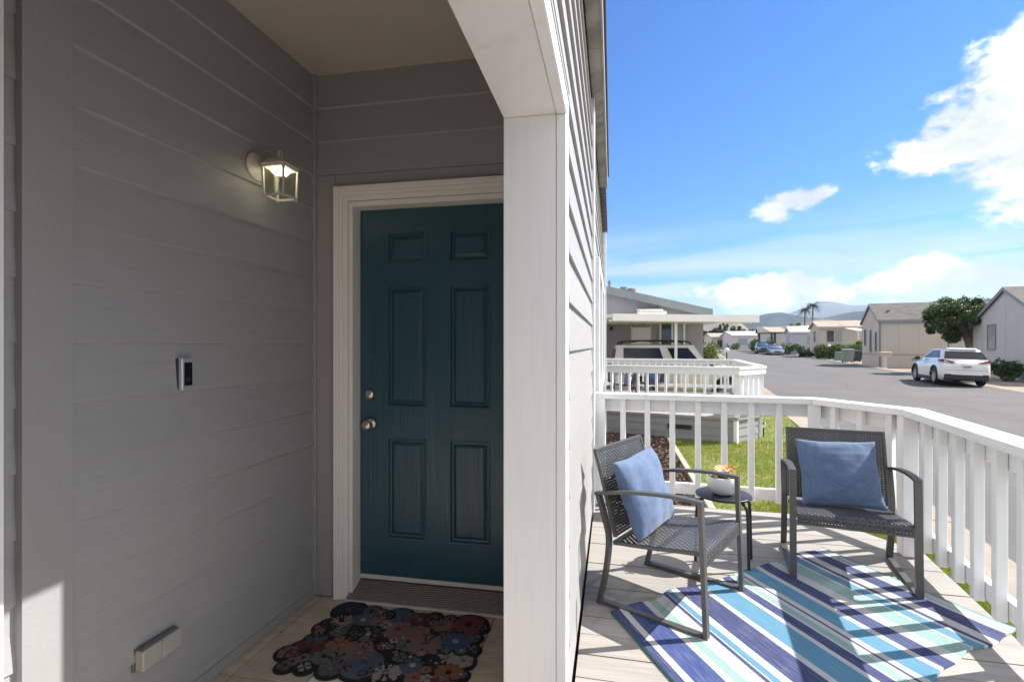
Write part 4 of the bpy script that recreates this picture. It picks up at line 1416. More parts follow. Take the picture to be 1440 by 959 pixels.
def make_pillow(label, loc, rot, a, b_, th, seed, group='blue linen cushions'):
    r_ = np.random.default_rng(seed)
    n = 36
    ph = r_.uniform(0, 6.28, 12)
    vs, fs = [], []

    def pt(u_, v_, side):
        f = max(0.0, (1 - abs(u_) ** 2.4)) * max(0.0, (1 - abs(v_) ** 2.4))
        h = th * f ** 0.42
        wr = 0.0
        edge = max(abs(u_), abs(v_))
        q_ = Vector((u_ * 1.3 + seed * 3.1, v_ * 1.3, side * 2.0))
        wr += 0.016 * mnoise.noise(q_ * 1.2) + 0.007 * mnoise.noise(q_ * Vector((2.2, 3.6, 1)).x) + 0.006 * abs(mnoise.noise(Vector((u_ * 1.2 + seed, v_ * 4.5, side))))
        # creases running in from the corners and the seam
        wr -= 0.006 * edge ** 3 * abs(math.sin((u_ * v_) * 9 + 5 * mnoise.noise(q_ * 1.7)))
        h = h + wr * min(1, f * 5)
        # corners stick out, sides draw in
        kx = 1 - 0.055 * (1 - v_ * v_); ky = 1 - 0.055 * (1 - u_ * u_)
        x = a * u_ * kx; z = b_ * v_ * ky
        x += 0.0016 * math.sin(v_ * 7 + ph[4]) * abs(u_); z += 0.0016 * math.sin(u_ * 6 + ph[5]) * abs(v_)
        return (x, side * h, z)
    grid = {}
    for side in (1, -1):
        for j in range(n + 1):
            for i in range(n + 1):
                rim__ = i in (0, n) or j in (0, n)
                if side == -1 and rim__:
                    grid[(side, i, j)] = grid[(1, i, j)]; continue
                uu_ = -math.cos(math.pi * i / n) * .5 + (2 * i / n - 1) * .5; vv_ = -math.cos(math.pi * j / n) * .5 + (2 * j / n - 1) * .5
                grid[(side, i, j)] = len(vs); vs.append(pt(uu_, vv_, side))
        for j in range(n):
            for i in range(n):
                q = [grid[(side, i, j)], grid[(side, i + 1, j)], grid[(side, i + 1, j + 1)], grid[(side, i, j + 1)]]
                fs.append(q[::-1] if side == 1 else q)
    fs = [f[::-1] for f in fs]
    root = thing('cushion', label, 'cushion', (0, 0, 0), 0.0, group)
    root.location = loc; root.rotation_euler = rot
    mb = MB().add(vs, fs, True); mb.build('cover', LINEN, root)
    sm = MB()
    ring = [grid[(1, i, 0)] for i in range(n)] + [grid[(1, n, j)] for j in range(n)] + [grid[(1, i, n)] for i in range(n, 0, -1)] + [grid[(1, 0, j)] for j in range(n, 0, -1)]
    sm.tube([vs[i] for i in ring], 0.0022, 5, False, True)
    sm.build('seam', LINEN, root)
    return root


CH1, RZ1 = Vector((0.325, 2.930, DZ)), math.atan2(-0.885, -0.465)
CH2, RZ2 = Vector((1.410, 3.500, DZ)), math.atan2(0.204, -0.979)
ch1 = make_armchair('charcoal wicker armchair with its back to the sunlit house wall', CH1, RZ1)
ch2 = copy_tree(ch1, None, CH2, RZ2, 'charcoal wicker armchair facing the camera in front of the corner railing')


def on_chair(loc, rz, p):
    return loc + Matrix.Rotation(rz, 3, 'Z') @ Vector(p)


def chair_rot(rz, tilt, roll, yaw=0.0):
    return (Matrix.Rotation(rz + yaw, 3, 'Z') @ Matrix.Rotation(tilt, 3, 'X') @ Matrix.Rotation(roll, 3, 'Y')).to_euler()


make_pillow('square blue cushion standing on the armchair by the house wall', on_chair(CH1, RZ1, (0.059, -0.132, 0.572)), chair_rot(RZ1, R(18.6), R(4), R(-3)), 0.221, 0.212, 0.078, 3)
make_pillow('oblong blue cushion lying tilted on the armchair facing the camera', on_chair(CH2, RZ2, (0.006, -0.104, 0.568)), chair_rot(RZ2, R(23), R(1), R(6)), 0.230, 0.212, 0.068, 8)

# ================================================================== SIDE TABLE WITH PLANTER
TX, TY = 0.705, 3.49
tab = thing('side_table', 'small round black metal side table between the armchairs', 'table', (TX, TY, DZ))
MB().lathe([(0.0, DZ + 0.415), (0.162, DZ + 0.415), (0.170, DZ + 0.418), (0.171, DZ + 0.428), (0.166, DZ + 0.431), (0.0, DZ + 0.429)], 40, Matrix.Translation((TX, TY, 0))).build('table_top', TABLEM, tab)
for k, an in enumerate((R(-50), R(15), R(130), R(195))):
    c_, s_ = math.cos(an), math.sin(an)
    pth = arc([(TX + c_ * .09, TY + s_ * .09, DZ + .408), (TX + c_ * .135, TY + s_ * .135, DZ + .404), (TX + c_ * .168, TY + s_ * .168, DZ + .375), (TX + c_ * .178, TY + s_ * .178, DZ + .31), (TX + c_ * .182, TY + s_ * .182, DZ + .15), (TX + c_ * .186, TY + s_ * .186, DZ + .002)], 5)
    MB().tube(pth, 0.0095, 10).build('leg', TABLEM, tab)
PX_, PY_, PZ_ = TX - 0.005, TY - 0.005, DZ + 0.4312
pot = thing('flower_bowl', 'white ceramic bowl of orange and white flowers on the black side table', 'planter', (PX_, PY_, PZ_))
prof = [(0.0, 0.0), (0.055, 0.0), (0.075, 0.010), (0.100, 0.045), (0.110, 0.080), (0.107, 0.112), (0.102, 0.116), (0.099, 0.110), (0.100, 0.09), (0.0, 0.086)]
bw = MB(); nseg = 56; vs = []; fs = []
for (r__, z) in prof:
    for k in range(nseg):
        a = 2 * math.pi * k / nseg
        rr = 0.92 * r__ * (1 + 0.008 * math.cos(28 * a) * (0.02 < z < .093))
        vs.append((PX_ + rr * math.cos(a), PY_ + rr * math.sin(a), PZ_ + z))
for i in range(len(prof) - 1):
    for k in range(nseg):
        l = (k + 1) % nseg; fs.append([i * nseg + k, i * nseg + l, (i + 1) * nseg + l, (i + 1) * nseg + k])
bw.add(vs, fs, True).build('bowl', CERAM, pot)
MB().lathe([(0.0905, PZ_ + 0.096), (0.05, PZ_ + 0.104), (0, PZ_ + 0.106)], 24, Matrix.Translation((PX_, PY_, 0))).build('soil', SOIL, pot)
FLC = [plain('orange_blossom', (0.80, 0.21, 0.02), 0.6), plain('white_blossom', (0.80, 0.76, 0.68), 0.6), plain('apricot_blossom', (0.78, 0.47, 0.20), 0.6)]
r_ = random.Random(11)
lf = MB()
for k in range(46):
    a, q = r_.uniform(0, 6.28), r_.uniform(0.02, 0.10)
    x, y = PX_ + q * math.cos(a), PY_ + q * math.sin(a)
    zt3 = PZ_ + r_.uniform(0.103, 0.130)
    b2 = r_.uniform(0, 6.28); l_ = r_.uniform(.012, .024); w_ = l_ * .45
    dx_, dy_ = math.cos(b2), math.sin(b2)
    lf.add([(x - dx_ * l_, y - dy_ * l_, zt3 - .008), (x - dy_ * w_, y + dx_ * w_, zt3), (x + dx_ * l_, y + dy_ * l_, zt3 + .004), (x + dy_ * w_, y - dx_ * w_, zt3)], [[0, 1, 2, 3]], True)
lf.build('leaves', LEAFH, pot)
for k in range(64):
    a, q = r_.uniform(0, 6.28), 0.092 * math.sqrt(r_.random())
    x, y, z = PX_ + q * math.cos(a), PY_ + q * math.sin(a), PZ_ + r_.uniform(0.132, 0.185) - q * .18
    cdir = x * cs + y * sn - (PX_ * cs + PY_ * sn)
    m_ = FLC[0] if (cdir > 0.02 and r_.random() < .85) else FLC[r_.choice((1, 2, 2))]
    fm = MB(); npet = 7; rf = r_.uniform(.013, .021)
    tl = Matrix.Translation((x, y, z)) @ Matrix.Rotation(r_.uniform(-.6, .6), 4, 'X') @ Matrix.Rotation(r_.uniform(-.6, .6), 4, 'Y')
    vs = [tl @ Vector((0, 0, 0))]; fs = []
    for q2 in range(npet):
        an = 6.283 * q2 / npet
        for (rr, dn, zz_) in ((rf * .7, -.32, .004), (rf, 0, .002), (rf * .7, .32, .004)):
            vs.append(tl @ Vector((rr * math.cos(an + dn), rr * math.sin(an + dn), zz_)))
        i0 = 1 + q2 * 3; fs += [[0, i0, i0 + 1], [0, i0 + 1, i0 + 2]]
    fm.add(vs, fs, True); fm.build('blossom', m_, pot)

# ================================================================== NEIGHBOUR: DECK, HOME, CARPORT, OLD SUV
NP = [(-0.9, 11.22), (2.33, 10.30), (2.96, 10.98), (3.50, 15.75), (-0.9, 16.3)]
nd = thing('neighbour_deck', 'raised deck next door with grey plank skirting and a small vent', 'deck', (1.2, 13.0, 0.0))
mb = MB().prism([(x, y, DZ - 0.05) for x, y in NP], (0, 0, 0.05)); mb.build('deck_floor', DECKM, nd)
inn = offset_line(NP, 0.05)
for i in range(3):
    A, B = inn[i], inn[i + 1]
    t = (B - A).normalized(); nrm = Vector((t.y, -t.x, 0))
    for j in range(3):
        mb = MB()
        z0 = -0.02 + j * 0.162
        sec = [(0, z0), (0.018, z0), (0.006, z0 + 0.160), (0, z0 + 0.160)]
        mb.prism([A + nrm * o_ + Vector((0, 0, z_)) for o_, z_ in sec], B - A)
        mb.build('skirt_plank', SKIRT, nd)
    if i > 0:
        c0 = inn[i] + nrm * 0.008
        MB().box((-0.035, -0.035, -0.02), (0.035, 0.035, DZ - 0.052), 0.004, Matrix.Translation(c0) @ Matrix.Rotation(math.atan2(t.y, t.x), 4, 'Z')).build('corner_board', WHITE, nd)
A, B = inn[0], inn[1]; t = (B - A).normalized(); nrm = Vector((t.y, -t.x, 0))
mv = Matrix.Translation(A + t * 2.30 + nrm * 0.018 + Vector((0, 0, 0.27))) @ Matrix.Rotation(math.atan2(t.y, t.x), 4, 'Z')
vt = MB().box((-0.26, -0.012, -0.06), (0.26, 0.01, 0.06), 0.004, mv).build('vent', PIPE, nd)
MB().box((-0.235, -0.016, -0.045), (0.235, -0.010, 0.045), 0.002, mv).build('vent_opening', BLACKP, vt)
nr = thing('neighbour_railing', 'white baluster railing around the deck next door', 'railing', (1.2, 13.0, DZ))
railing(nr, NP, DZ, 0.185, WHITEH, 1, bal_mat=WHITE)
# outdoor furniture on that deck
na = copy_tree(ch1, None, Vector((0.30, 13.35, DZ)), R(95), 'dark armchair behind the railing of the deck next door, nearest our wall')
nb_ = copy_tree(ch1, None, Vector((1.05, 14.3, DZ)), R(150), 'dark armchair behind the railing of the deck next door, nearer the carport post')
make_pillow('blue cushion on the armchair behind the next deck railing, nearest our wall', (0.38, 13.36, DZ + .56), chair_rot(R(95), R(15), 0), .21, .2, .07, 21, 'blue cushions next door')
make_pillow('blue cushion on the armchair behind the next deck railing, nearer the carport', (1.10, 14.38, DZ + .56), chair_rot(R(150), R(15), 0), .21, .2, .07, 22, 'blue cushions next door')


def window(mb_parent, name, m, u0, u1, z0, z1, frame_mat, glass_mat, sash=0, fw=0.07, proud=0.05):
    """frame ring with panes; m maps local (u, out, z) to the parent's frame"""
    f = MB()
    for (a, b_, c_, d_) in ((u0, u0 + fw, z0, z1), (u1 - fw, u1, z0, z1), (u0 + fw, u1 - fw, z1 - fw, z1), (u0 + fw, u1 - fw, z0, z0 + fw)):
        f.box((a, 0.0, c_), (b_, proud, d_), 0.0, m)
    if sash:
        uc = (u0 + u1) / 2
        f.box((uc - fw * .4, 0, z0 + fw), (uc + fw * .4, proud * .8, z1 - fw), 0.0, m)
    f = f.build(name, frame_mat, mb_parent)
    if sash:
        MB().box((u0 + fw, 0.002, z0 + fw), (uc - fw * .4, 0.016, z1 - fw), 0, m).build('pane', glass_mat, f)
        MB().box((uc + fw * .4, 0.002, z0 + fw), (u1 - fw, 0.016, z1 - fw), 0, m).build('pane', glass_mat if sash == 1 else GLASSL, f)
    else:
        MB().box((u0 + fw, 0.002, z0 + fw), (u1 - fw, 0.016, z1 - fw), 0, m).build('pane', glass_mat, f)
    return f


def home(name, label, loc, rz, L, Wd, eave, peak, wall_m, roof_m, trim_m, panels=(), pw=1.22, over=0.22, windows=(), skirt=0.0, group=None, vents=()):
    """gabled home. local x along the ridge 0..L, local y across 0..Wd. faces: 'f' y=0, 'e' x=0, 'b' y=Wd, 'x' x=L"""
    root = thing(name, label, 'house', loc, rz, group)
    z0 = -0.6
    sec = [(0, 0, z0), (0, Wd, z0), (0, Wd, eave), (0, Wd / 2, peak), (0, 0, eave)]
    MB().prism(sec, (L, 0, 0)).build('wall', wall_m, root)
    FM_ = {'f': Matrix(((1, 0, 0, 0), (0, -1, 0, 0), (0, 0, 1, 0), (0, 0, 0, 1))),
           'e': Matrix(((0, -1, 0, 0), (1, 0, 0, 0), (0, 0, 1, 0), (0, 0, 0, 1))),
           'x': Matrix(((0, 1, 0, L), (1, 0, 0, 0), (0, 0, 1, 0), (0, 0, 0, 1)))}
    for face in panels:
        m = FM_[face]; span = L if face == 'f' else Wd
        n = max(1, int(round(span / pw))); w_ = span / n
        top = (lambda u: eave) if face == 'f' else (lambda u: eave + (peak - eave) * (1 - abs(u - Wd / 2) / (Wd / 2)))
        for k in range(n):
            u0, u1 = k * w_ + 0.006, (k + 1) * w_ - 0.006
            pts = [(u0, 0.003, skirt + .01), (u1, 0.003, skirt + .01), (u1, 0.003, top(u1) - .01)]
            if face != 'f' and u0 < Wd / 2 < u1: pts.append((Wd / 2, 0.003, peak - .01))
            pts.append((u0, 0.003, top(u0) - .01))
            P = [m @ Vector(p) for p in pts]
            MB().prism(P, (m.to_3x3() @ Vector((0, 0.016 + 0.002 * (k % 2), 0)))).build('wall_panel', wall_m, root)
            if skirt:
                P = [m @ Vector(p) for p in [(u0, 0.003, z0), (u1, 0.003, z0), (u1, 0.003, skirt - .045), (u0, 0.003, skirt - .045)]]
                MB().prism(P, (m.to_3x3() @ Vector((0, 0.012, 0)))).build('skirting_panel', wall_m, root)
        if skirt:
            MB().box((0, 0.0, skirt - .042), (span, 0.03, skirt + .006), 0, m).build('skirt_trim', trim_m, root)
        for u_ in ((0.0, 0.09), (span - 0.09, span)):
            if face == 'f':
                MB().box((u_[0], 0.001, z0), (u_[1], 0.034, eave - .01), 0, m).build('corner_board', trim_m, root)
            else:
                MB().box((u_[0], 0.001, z0), (u_[1], 0.030, eave - .02), 0, m).build('corner_board', trim_m, root)
    sl = (peak - eave) / (Wd / 2)
    th = 0.10
    for sg in (0, 1):
        yA, yB = (-over, Wd / 2) if sg == 0 else (Wd + over, Wd / 2)
        zA = eave - over * sl
        MB().prism([(-over, yA, zA + .02), (-over, yB, peak + .02), (-over, yB, peak + .02 + th), (-over, yA, zA + .02 + th)], (L + 2 * over, 0, 0)).build('roof', roof_m, root)
        # rake and eave fascias, a little proud of the roof edge
        for xg in (-over - .03, L + over + .002):
            MB().prism([(xg, yA, zA - .10), (xg, yB, peak - .10), (xg, yB, peak + .11), (xg, yA, zA + .11)], (0.028, 0, 0)).build('fascia', trim_m, root)
        yo = yA - .03 if sg == 0 else yA + .002
        MB().box((-over - .03, yo, zA - .10), (L + over + .03, yo + .028, zA + .105)).build('fascia', trim_m, root)
    for (face, u0, u1, za, zb, gm, sash) in windows:
        window(root, 'window', FM_[face] @ Matrix.Translation((0, 0.024, 0)), u0, u1, za, zb, trim_m, gm, sash)
    for (x, y, h) in vents:
        zr = eave + (peak - eave) * (1 - abs(y - Wd / 2) / (Wd / 2))
        MB().lathe([(0.0, h), (0.12, h), (0.12, h - .10), (0.07, h - .10), (0.07, -0.1)], 12, Matrix.Translation((x, y, zr + .1)), False).build('roof_vent', PIPE, root)
    return root


# the grey home next door: its gable end turned to us
Dn = 20.5
pe = at_depth(989, 439, Dn)
NRZ = R(3)
NW = 10.6
g0 = ground(pe.x, pe.y)
eaveN, peakN = pe.z - g0, 4.48 - g0
# local y=0 is its street side; ridge runs away from us
nh = thing('neighbour_house', 'grey panelled home next door with a low gabled roof behind the carport', 'house', (pe.x, pe.y, g0), NRZ)
TOPN = lambda u: eaveN + (peakN - eaveN) * min(u, NW - u) / (NW / 2)      # u metres in from the street corner
MB().prism([(0, 0, -.4), (-NW, 0, -.4), (-NW, 0, eaveN), (-NW / 2, 0, peakN), (0, 0, eaveN)], (0, 14, 0)).build('wall', NGREY, nh)
k = 0
u = 0.0
while u < NW - 2.0:
    u1 = u + 0.61
    P = [(-u - .006, -0.003, 0.0), (-u1 + .006, -0.003, 0.0), (-u1 + .006, -0.003, TOPN(u1) - .02), (-u - .006, -0.003, TOPN(u) - .02)]
    if u < NW / 2 < u1: P.insert(3, (-NW / 2, -0.003, peakN - .02))
    MB().prism(P, (0, -0.014, 0)).build('wall_panel', NGREY, nh)
    u = u1
for sg in (0, 1):
    xa, xb = (0.25, -NW / 2) if sg == 0 else (-NW - .25, -NW / 2)
    za, zb = eaveN - .25 * (peakN - eaveN) / (NW / 2), peakN
    MB().prism([(xa, -.35, za + .02), (xb, -.35, zb + .02), (xb, -.35, zb + .14), (xa, -.35, za + .14)], (0, 14.7, 0)).build('roof', SHING, nh)
    MB().prism([(xa, -.38, za - .16), (xb, -.38, zb - .16), (xb, -.38, zb + .16), (xa, -.38, za + .16)], (0, 0.028, 0)).build('fascia', TRIMB, nh)
MB().box((0.252, -.38, eaveN - .2), (0.28, 14.3, eaveN + .10)).build('fascia', TRIMB, nh)
FN = Matrix(((1, 0, 0, 0), (0, -1, 0, 0), (0, 0, 1, 0), (0, 0, 0, 1)))


def nu_(px):                                 # metres in from the corner for a bearing
    return (px - 989) / FPX * Dn * 1.0


window(nh, 'window', FN @ Matrix.Translation((0, 0.016, 0)), nu_(929), nu_(964), 0.95, 3.05, WHITE, GLASS, 2, 0.07)
dr = MB().box((nu_(891), -0.05, 0.45), (nu_(916), -0.018, 2.62), 0.01).build('door', WHITE, nh)
MB().box((nu_(889.5), -0.035, 0.40), (nu_(890.6), -0.010, 2.68)).build('door_frame', WHITE, nh)
MB().box((nu_(916.4), -0.035, 0.40), (nu_(917.5), -0.010, 2.68)).build('door_frame', WHITE, nh)
MB().lathe([(0, 0), (.035, 0), (.035, .03), (0, .05)], 12, Matrix.Translation((nu_(914), -0.05, 1.45)) @ Matrix.Rotation(math.pi / 2, 4, 'X')).build('door_knob', METAL, dr)
MB().box((nu_(860), -0.12, 2.50), (nu_(863.5), -0.017, 2.66), 0.01).build('porch_light', BLACKP, nh)
for (px, dy, h, rr) in ((867, 1.0, .45, .05), (890, 1.4, .36, .13), (902, 1.7, .40, .17)):
    xx = nu_(px) * (Dn + dy) / Dn
    MB().lathe([(0.0, h), (rr * 1.3, h), (rr * 1.3, h - .12), (rr, h - .14), (rr, -.25)], 14, Matrix.Translation((xx, dy, TOPN(-xx) + .13)), False).build('roof_vent', PIPE, nh)

# small corrugated door awning on its wall
aw = thing('door_awning', 'short cream corrugated awning over the door next door', 'awning', (pe.x, pe.y, g0), NRZ)
xa, xb = nu_(896), nu_(931)
mb = MB()
nc = 9; vs = []
for k in range(nc * 4 + 1):
    x = xa + (xb - xa) * k / (nc * 4)
    zo = 0.045 * (0 if k % 4 in (0, 3) else 1)
    vs += [(x, -0.02, 3.36 + zo), (x, -1.25, 3.18 + zo), (x, -1.25, 3.16 + zo), (x, -0.02, 3.34 + zo)]
fs = []
for k in range(nc * 4):
    a = k * 4
    fs += [[a, a + 1, a + 5, a + 4], [a + 2, a + 3, a + 7, a + 6], [a + 1, a + 2, a + 6, a + 5]]
mb.add(vs, fs).build('corrugated_sheet', CARPORT, aw)
MB().box((xa - .04, -1.27, 3.02), (xb + .04, -1.252, 3.165)).build('front_edge', CARPORT, aw)
MB().box((xa - .04, -1.25, 3.04), (xa - .02, -.9, 3.20)).build('side_edge', CARPORT, aw)
MB().box((xb + .02, -1.25, 3.04), (xb + .04, -.9, 3.20)).build('side_edge', CARPORT, aw)

# carport: flat metal roof on posts in front of the home
cpA, cpB = at_depth(862, 441, 16.2), at_depth(1068, 441, 17.6)
cp = thing('carport', 'flat cream metal carport roof on thin posts over the old SUV', 'carport', (cpA.x, cpA.y, ground(cpA.x, cpA.y)))
ax_ = (cpB - cpA); ax_.z = 0; ln = ax_.length; ax_.normalize(); bk = Vector((-ax_.y, ax_.x, 0))
ztop, zbot = cpA.z, cpA.z - 0.22
base_ = Vector((cpA.x, cpA.y, 0)); dpt = 4.6


def cpq(u_, v_, z):
    return base_ + ax_ * u_ + bk * v_ + Vector((0, 0, z))


MB().prism([cpq(0.05, 0.05, ztop - .10), cpq(ln - .05, 0.05, ztop - .06), cpq(ln - .05, dpt, ztop - .06), cpq(0.05, dpt, ztop - .10)], (0, 0, 0.06)).build('roof_pan', CARPORT, cp)
MB().prism([cpq(0, 0, zbot), cpq(ln, 0, zbot + 0.0), cpq(ln, 0, ztop + .03), cpq(0, 0, ztop)], bk * 0.05).build('front_fascia', CARPORT, cp)
MB().prism([cpq(0, .052, zbot + .1), cpq(0, dpt, zbot + .1), cpq(0, dpt, ztop), cpq(0, .052, ztop)], ax_ * 0.05).build('end_fascia', CARPORT, cp)
MB().prism([cpq(ln - .05, .052, zbot + .1), cpq(ln - .05, dpt, zbot + .1), cpq(ln - .05, dpt, ztop + .03), cpq(ln - .05, .052, ztop + .03)], ax_ * 0.05).build('end_fascia', CARPORT, cp)
nb2 = 13
for k in range(1, nb2):
    u_ = ln * k / nb2
    MB().prism([cpq(u_ - .06, .06, ztop - .16), cpq(u_ + .06, .06, ztop - .16), cpq(u_ + .06, dpt - .02, ztop - .16), cpq(u_ - .06, dpt - .02, ztop - .16)], (0, 0, 0.058)).build('roof_rib', CARPORT, cp)
MB().prism([cpq(.06, 0.30, zbot - .02), cpq(ln - .06, 0.30, zbot - .02), cpq(ln - .06, 0.42, zbot - .02), cpq(.06, .42, zbot - .02)], (0, 0, .075)).build('beam', CARPORT, cp)
for (px, v_) in ((965, 0.36), (862, 3.9)):
    u_ = ((at_depth(px, HY, 16.6)) - base_).dot(ax_) if px != 862 else .2
    c_ = cpq(u_, v_, 0)
    MB().box((c_.x - .045, c_.y - .045, 0), (c_.x + .045, c_.y + .045, zbot - .018), 0.006).build('post', CARPORT, cp)


# ------------------------------------------------------------------ vehicles
def car(name, label, cat, loc, rz, L, Wd, H, paint, kind='suv', group=None, plate=True, rack=False, clad=True):
    """local +y is forward; origin on the ground under the middle"""
    root = thing(name, label, cat, loc, rz, group)
    hw = Wd / 2
    boxy = kind == 'old'
    hood = {'suv': .63, 'old': .60, 'sedan': .56}[kind] * H
    belt = {'suv': .655, 'old': .60, 'sedan': .62}[kind] * H
    zb = {'suv': .20, 'old': .28, 'sedan': .16}[kind]
    wr = {'suv': .385, 'old': .39, 'sedan': .32}[kind]
    axf, axr = L * .5 - .92, -(L * .5 - (.95 if kind != 'old' else 1.05))
    # body side profile: y, bottom, shoulder height, half width
    if kind == 'old':
        prof = [(-.5, zb + .12, belt, .93), (-.49, zb + .02, belt, .97), (-.40, zb, belt, 1.0), (.15, zb, belt, 1.0), (.20, zb, hood, 1.0), (.46, zb, hood - .03, .97), (.495, zb + .08, hood - .10, .93), (.5, zb + .2, hood - .25, .92)]
    elif kind == 'suv':
        prof = [(-.5, zb + .30, belt - .22, .80), (-.49, zb + .14, belt - .06, .88), (-.465, zb + .05, belt, .94), (-.40, zb, belt + .02, .985), (-.2, zb, belt - .01, 1.0), (.14, zb, belt - .05, 1.0), (.24, zb, hood - .02, .985),
                (.38, zb, hood - .10, .95), (.45, zb + .04, hood - .19, .90), (.485, zb + .10, hood - .32, .82), (.5, zb + .2, hood - .45, .72)]
    else:
        prof = [(-.5, zb + .22, belt - .12, .80), (-.47, zb + .08, belt, .90), (-.38, zb, belt + .03, .97), (-.2, zb, belt, 1.0), (.16, zb, belt - .03, 1.0), (.24, zb, hood, .985), (.38, zb, hood - .10, .94), (.46, zb + .05, hood - .22, .86), (.5, zb + .16, hood - .38, .74)]
    # denser stations
    ysamp = np.linspace(-.5, .5, 57)
    pa = np.array(prof)
    vs = []
    for yy_ in ysamp:
        b0, sh, wf = [float(np.interp(yy_, pa[:, 0], pa[:, k_])) for k_ in (1, 2, 3)]
        y = yy_ * L; w_ = hw * wf
        hh = sh - b0
        secp = [(-w_ * .80, b0), (-w_ * .96, b0 + hh * .06), (-w_, b0 + hh * .25), (-w_ * 1.0, b0 + hh * .55), (-w_ * .985, b0 + hh * .80), (-w_ * .93, b0 + hh * .96), (-w_ * .86, sh), (-w_ * .4, sh + .02), (0, sh + .025)]
        secp = secp + [(-x, z) for x, z in secp[-2::-1]]
        # wheel arch cut: lift the lower edge over the wheels
        for i_, (x, z) in enumerate(secp):
            for ay in (axf, axr):
                rr = wr + .07
                dy_ = abs(y - ay)
                if dy_ < rr and abs(x) > hw * .55:
                    zc = wr + math.sqrt(rr * rr - dy_ * dy_)
                    if z < zc: z = min(zc, sh - .12)
            secp[i_] = (x, z)
        vs.append([(x, y, z) for x, z in secp])
    mb = MB(); m_ = len(vs[0])
    flat = [p for r__ in vs for p in r__]
    fs = []
    for i in range(len(vs) - 1):
        for k in range(m_ - 1):
            fs.append([i * m_ + k, i * m_ + k + 1, (i + 1) * m_ + k + 1, (i + 1) * m_ + k])
    mb.add(flat, fs, True)
    mb.add(vs[0], [list(range(m_))]); mb.add(vs[-1], [list(range(m_))[::-1]])
    body = mb.build('body', paint, root)
    # greenhouse
    if kind == 'suv':
        yb0, yr0, yr1, yb1 = -.485 * L, -.365 * L, -.03 * L, .235 * L
    elif kind == 'old':
        yb0, yr0, yr1, yb1 = -.495 * L, -.470 * L, .085 * L, .19 * L
    else:
        yb0, yr0, yr1, yb1 = -.40 * L, -.20 * L, .05 * L, .25 * L
    wb, wt = hw * .90, hw * (.69 if kind != 'old' else .76)
    zr = H - (.06 if kind != 'old' else .03)
    zbelt = belt - .05

    def gh(y, z):
        """greenhouse half width at a height"""
        k_ = (z - zbelt) / (zr - zbelt)
        return wb + (wt - wb) * min(max(k_, 0), 1) ** 1.25
    mb = MB(); rows = []
    for k_ in np.linspace(0, 1, 7):
        z = zbelt + (zr - zbelt) * k_
        y0 = yb0 + (yr0 - yb0) * k_ ** 1.15; y1 = yb1 + (yr1 - yb1) * k_ ** 1.1
        row = []
        w_ = gh(0, z)
        nn = 9
        for i in range(nn):                     # left side going forward
            f_ = i / (nn - 1); row.append((-w_ * (1 - .05 * (2 * f_ - 1) ** 4), y0 + (y1 - y0) * f_, z))
        for i in range(nn):
            f_ = 1 - i / (nn - 1); row.append((w_ * (1 - .05 * (2 * f_ - 1) ** 4), y0 + (y1 - y0) * f_, z))
        rows.append(row)
    m_ = len(rows[0]); flat = [p for r__ in rows for p in r__]; fs = []
    for i in range(len(rows) - 1):
        for k in range(m_):
            l = (k + 1) % m_; fs.append([i * m_ + l, i * m_ + k, (i + 1) * m_ + k, (i + 1) * m_ + l])
    o_ = len(rows) - 1
    mb.add(flat, fs, True)
    # crowned roof
    nn = 9; tops = []
    for i in range(nn):
        a = rows[-1][i]; b_ = rows[-1][m_ - 1 - i]
        tops.append([(a[0] + (b_[0] - a[0]) * k / 6, a[1], a[2] + (.075 if kind != 'old' else .045) * math.sin(math.pi * k / 6) * math.sin(math.pi * (i + .6) / (nn + .2))) for k in range(7)])
    flat = [p for r__ in tops for p in r__]
    mb.add(flat, [[i * 7 + k, i * 7 + k + 1, (i + 1) * 7 + k + 1, (i + 1) * 7 + k] for i in range(nn - 1) for k in range(6)], True)
    mb.build('roof', paint, root)
    inset = .012

    def side_glass(f0, f1, k0, k1, sgn, f0t=None, f1t=None):
        f0t = f0 if f0t is None else f0t; f1t = f1 if f1t is None else f1t
        P = []
        for (f_, k_) in ((f0, k0), (f1, k0), (f1t, k1), (f0t, k1)):
            z = zbelt + (zr - zbelt) * k_
            y0 = yb0 + (yr0 - yb0) * k_ ** 1.15; y1 = yb1 + (yr1 - yb1) * k_ ** 1.1
            P.append(Vector((sgn * (gh(0, z) + inset), y0 + (y1 - y0) * f_, z)))
        mb2 = MB(); mb2.prism(P, (-sgn * .02, 0, 0)); mb2.build('side_window', CARGLASS, root)
    for sgn in (-1, 1):
        if kind == 'old':
            side_glass(.10, .55, .26, .88, sgn, .09, .545); side_glass(.66, .935, .24, .88, sgn, .64, .90)
        elif kind == 'suv':
            side_glass(.17, .50, .30, .90, sgn, .27, .49); side_glass(.53, .88, .26, .90, sgn, .52, .80)
        else:
            side_glass(.22, .50, .18, .88, sgn, .30, .49); side_glass(.53, .86, .18, .88, sgn, .52, .78)

    def end_glass(nm, front, k0, k1, fw):
        P = []
        for (sx_, k_) in ((-1, k0), (1, k0), (1, k1), (-1, k1)):
            z = zbelt + (zr - zbelt) * k_
            y = (yb1 + (yr1 - yb1) * k_ ** 1.1 + inset) if front else (yb0 + (yr0 - yb0) * k_ ** 1.15 - inset)
            P.append(Vector((sx_ * gh(0, z) * fw, y, z)))
        MB().prism(P, (0, -.02 if front else .02, 0)).build(nm, CARGLASS, root)
    end_glass('rear_window', False, .26 if kind == 'suv' else .22, .84, .965 if kind == 'suv' else .90)
    end_glass('windscreen', True, .10, .92, .92)
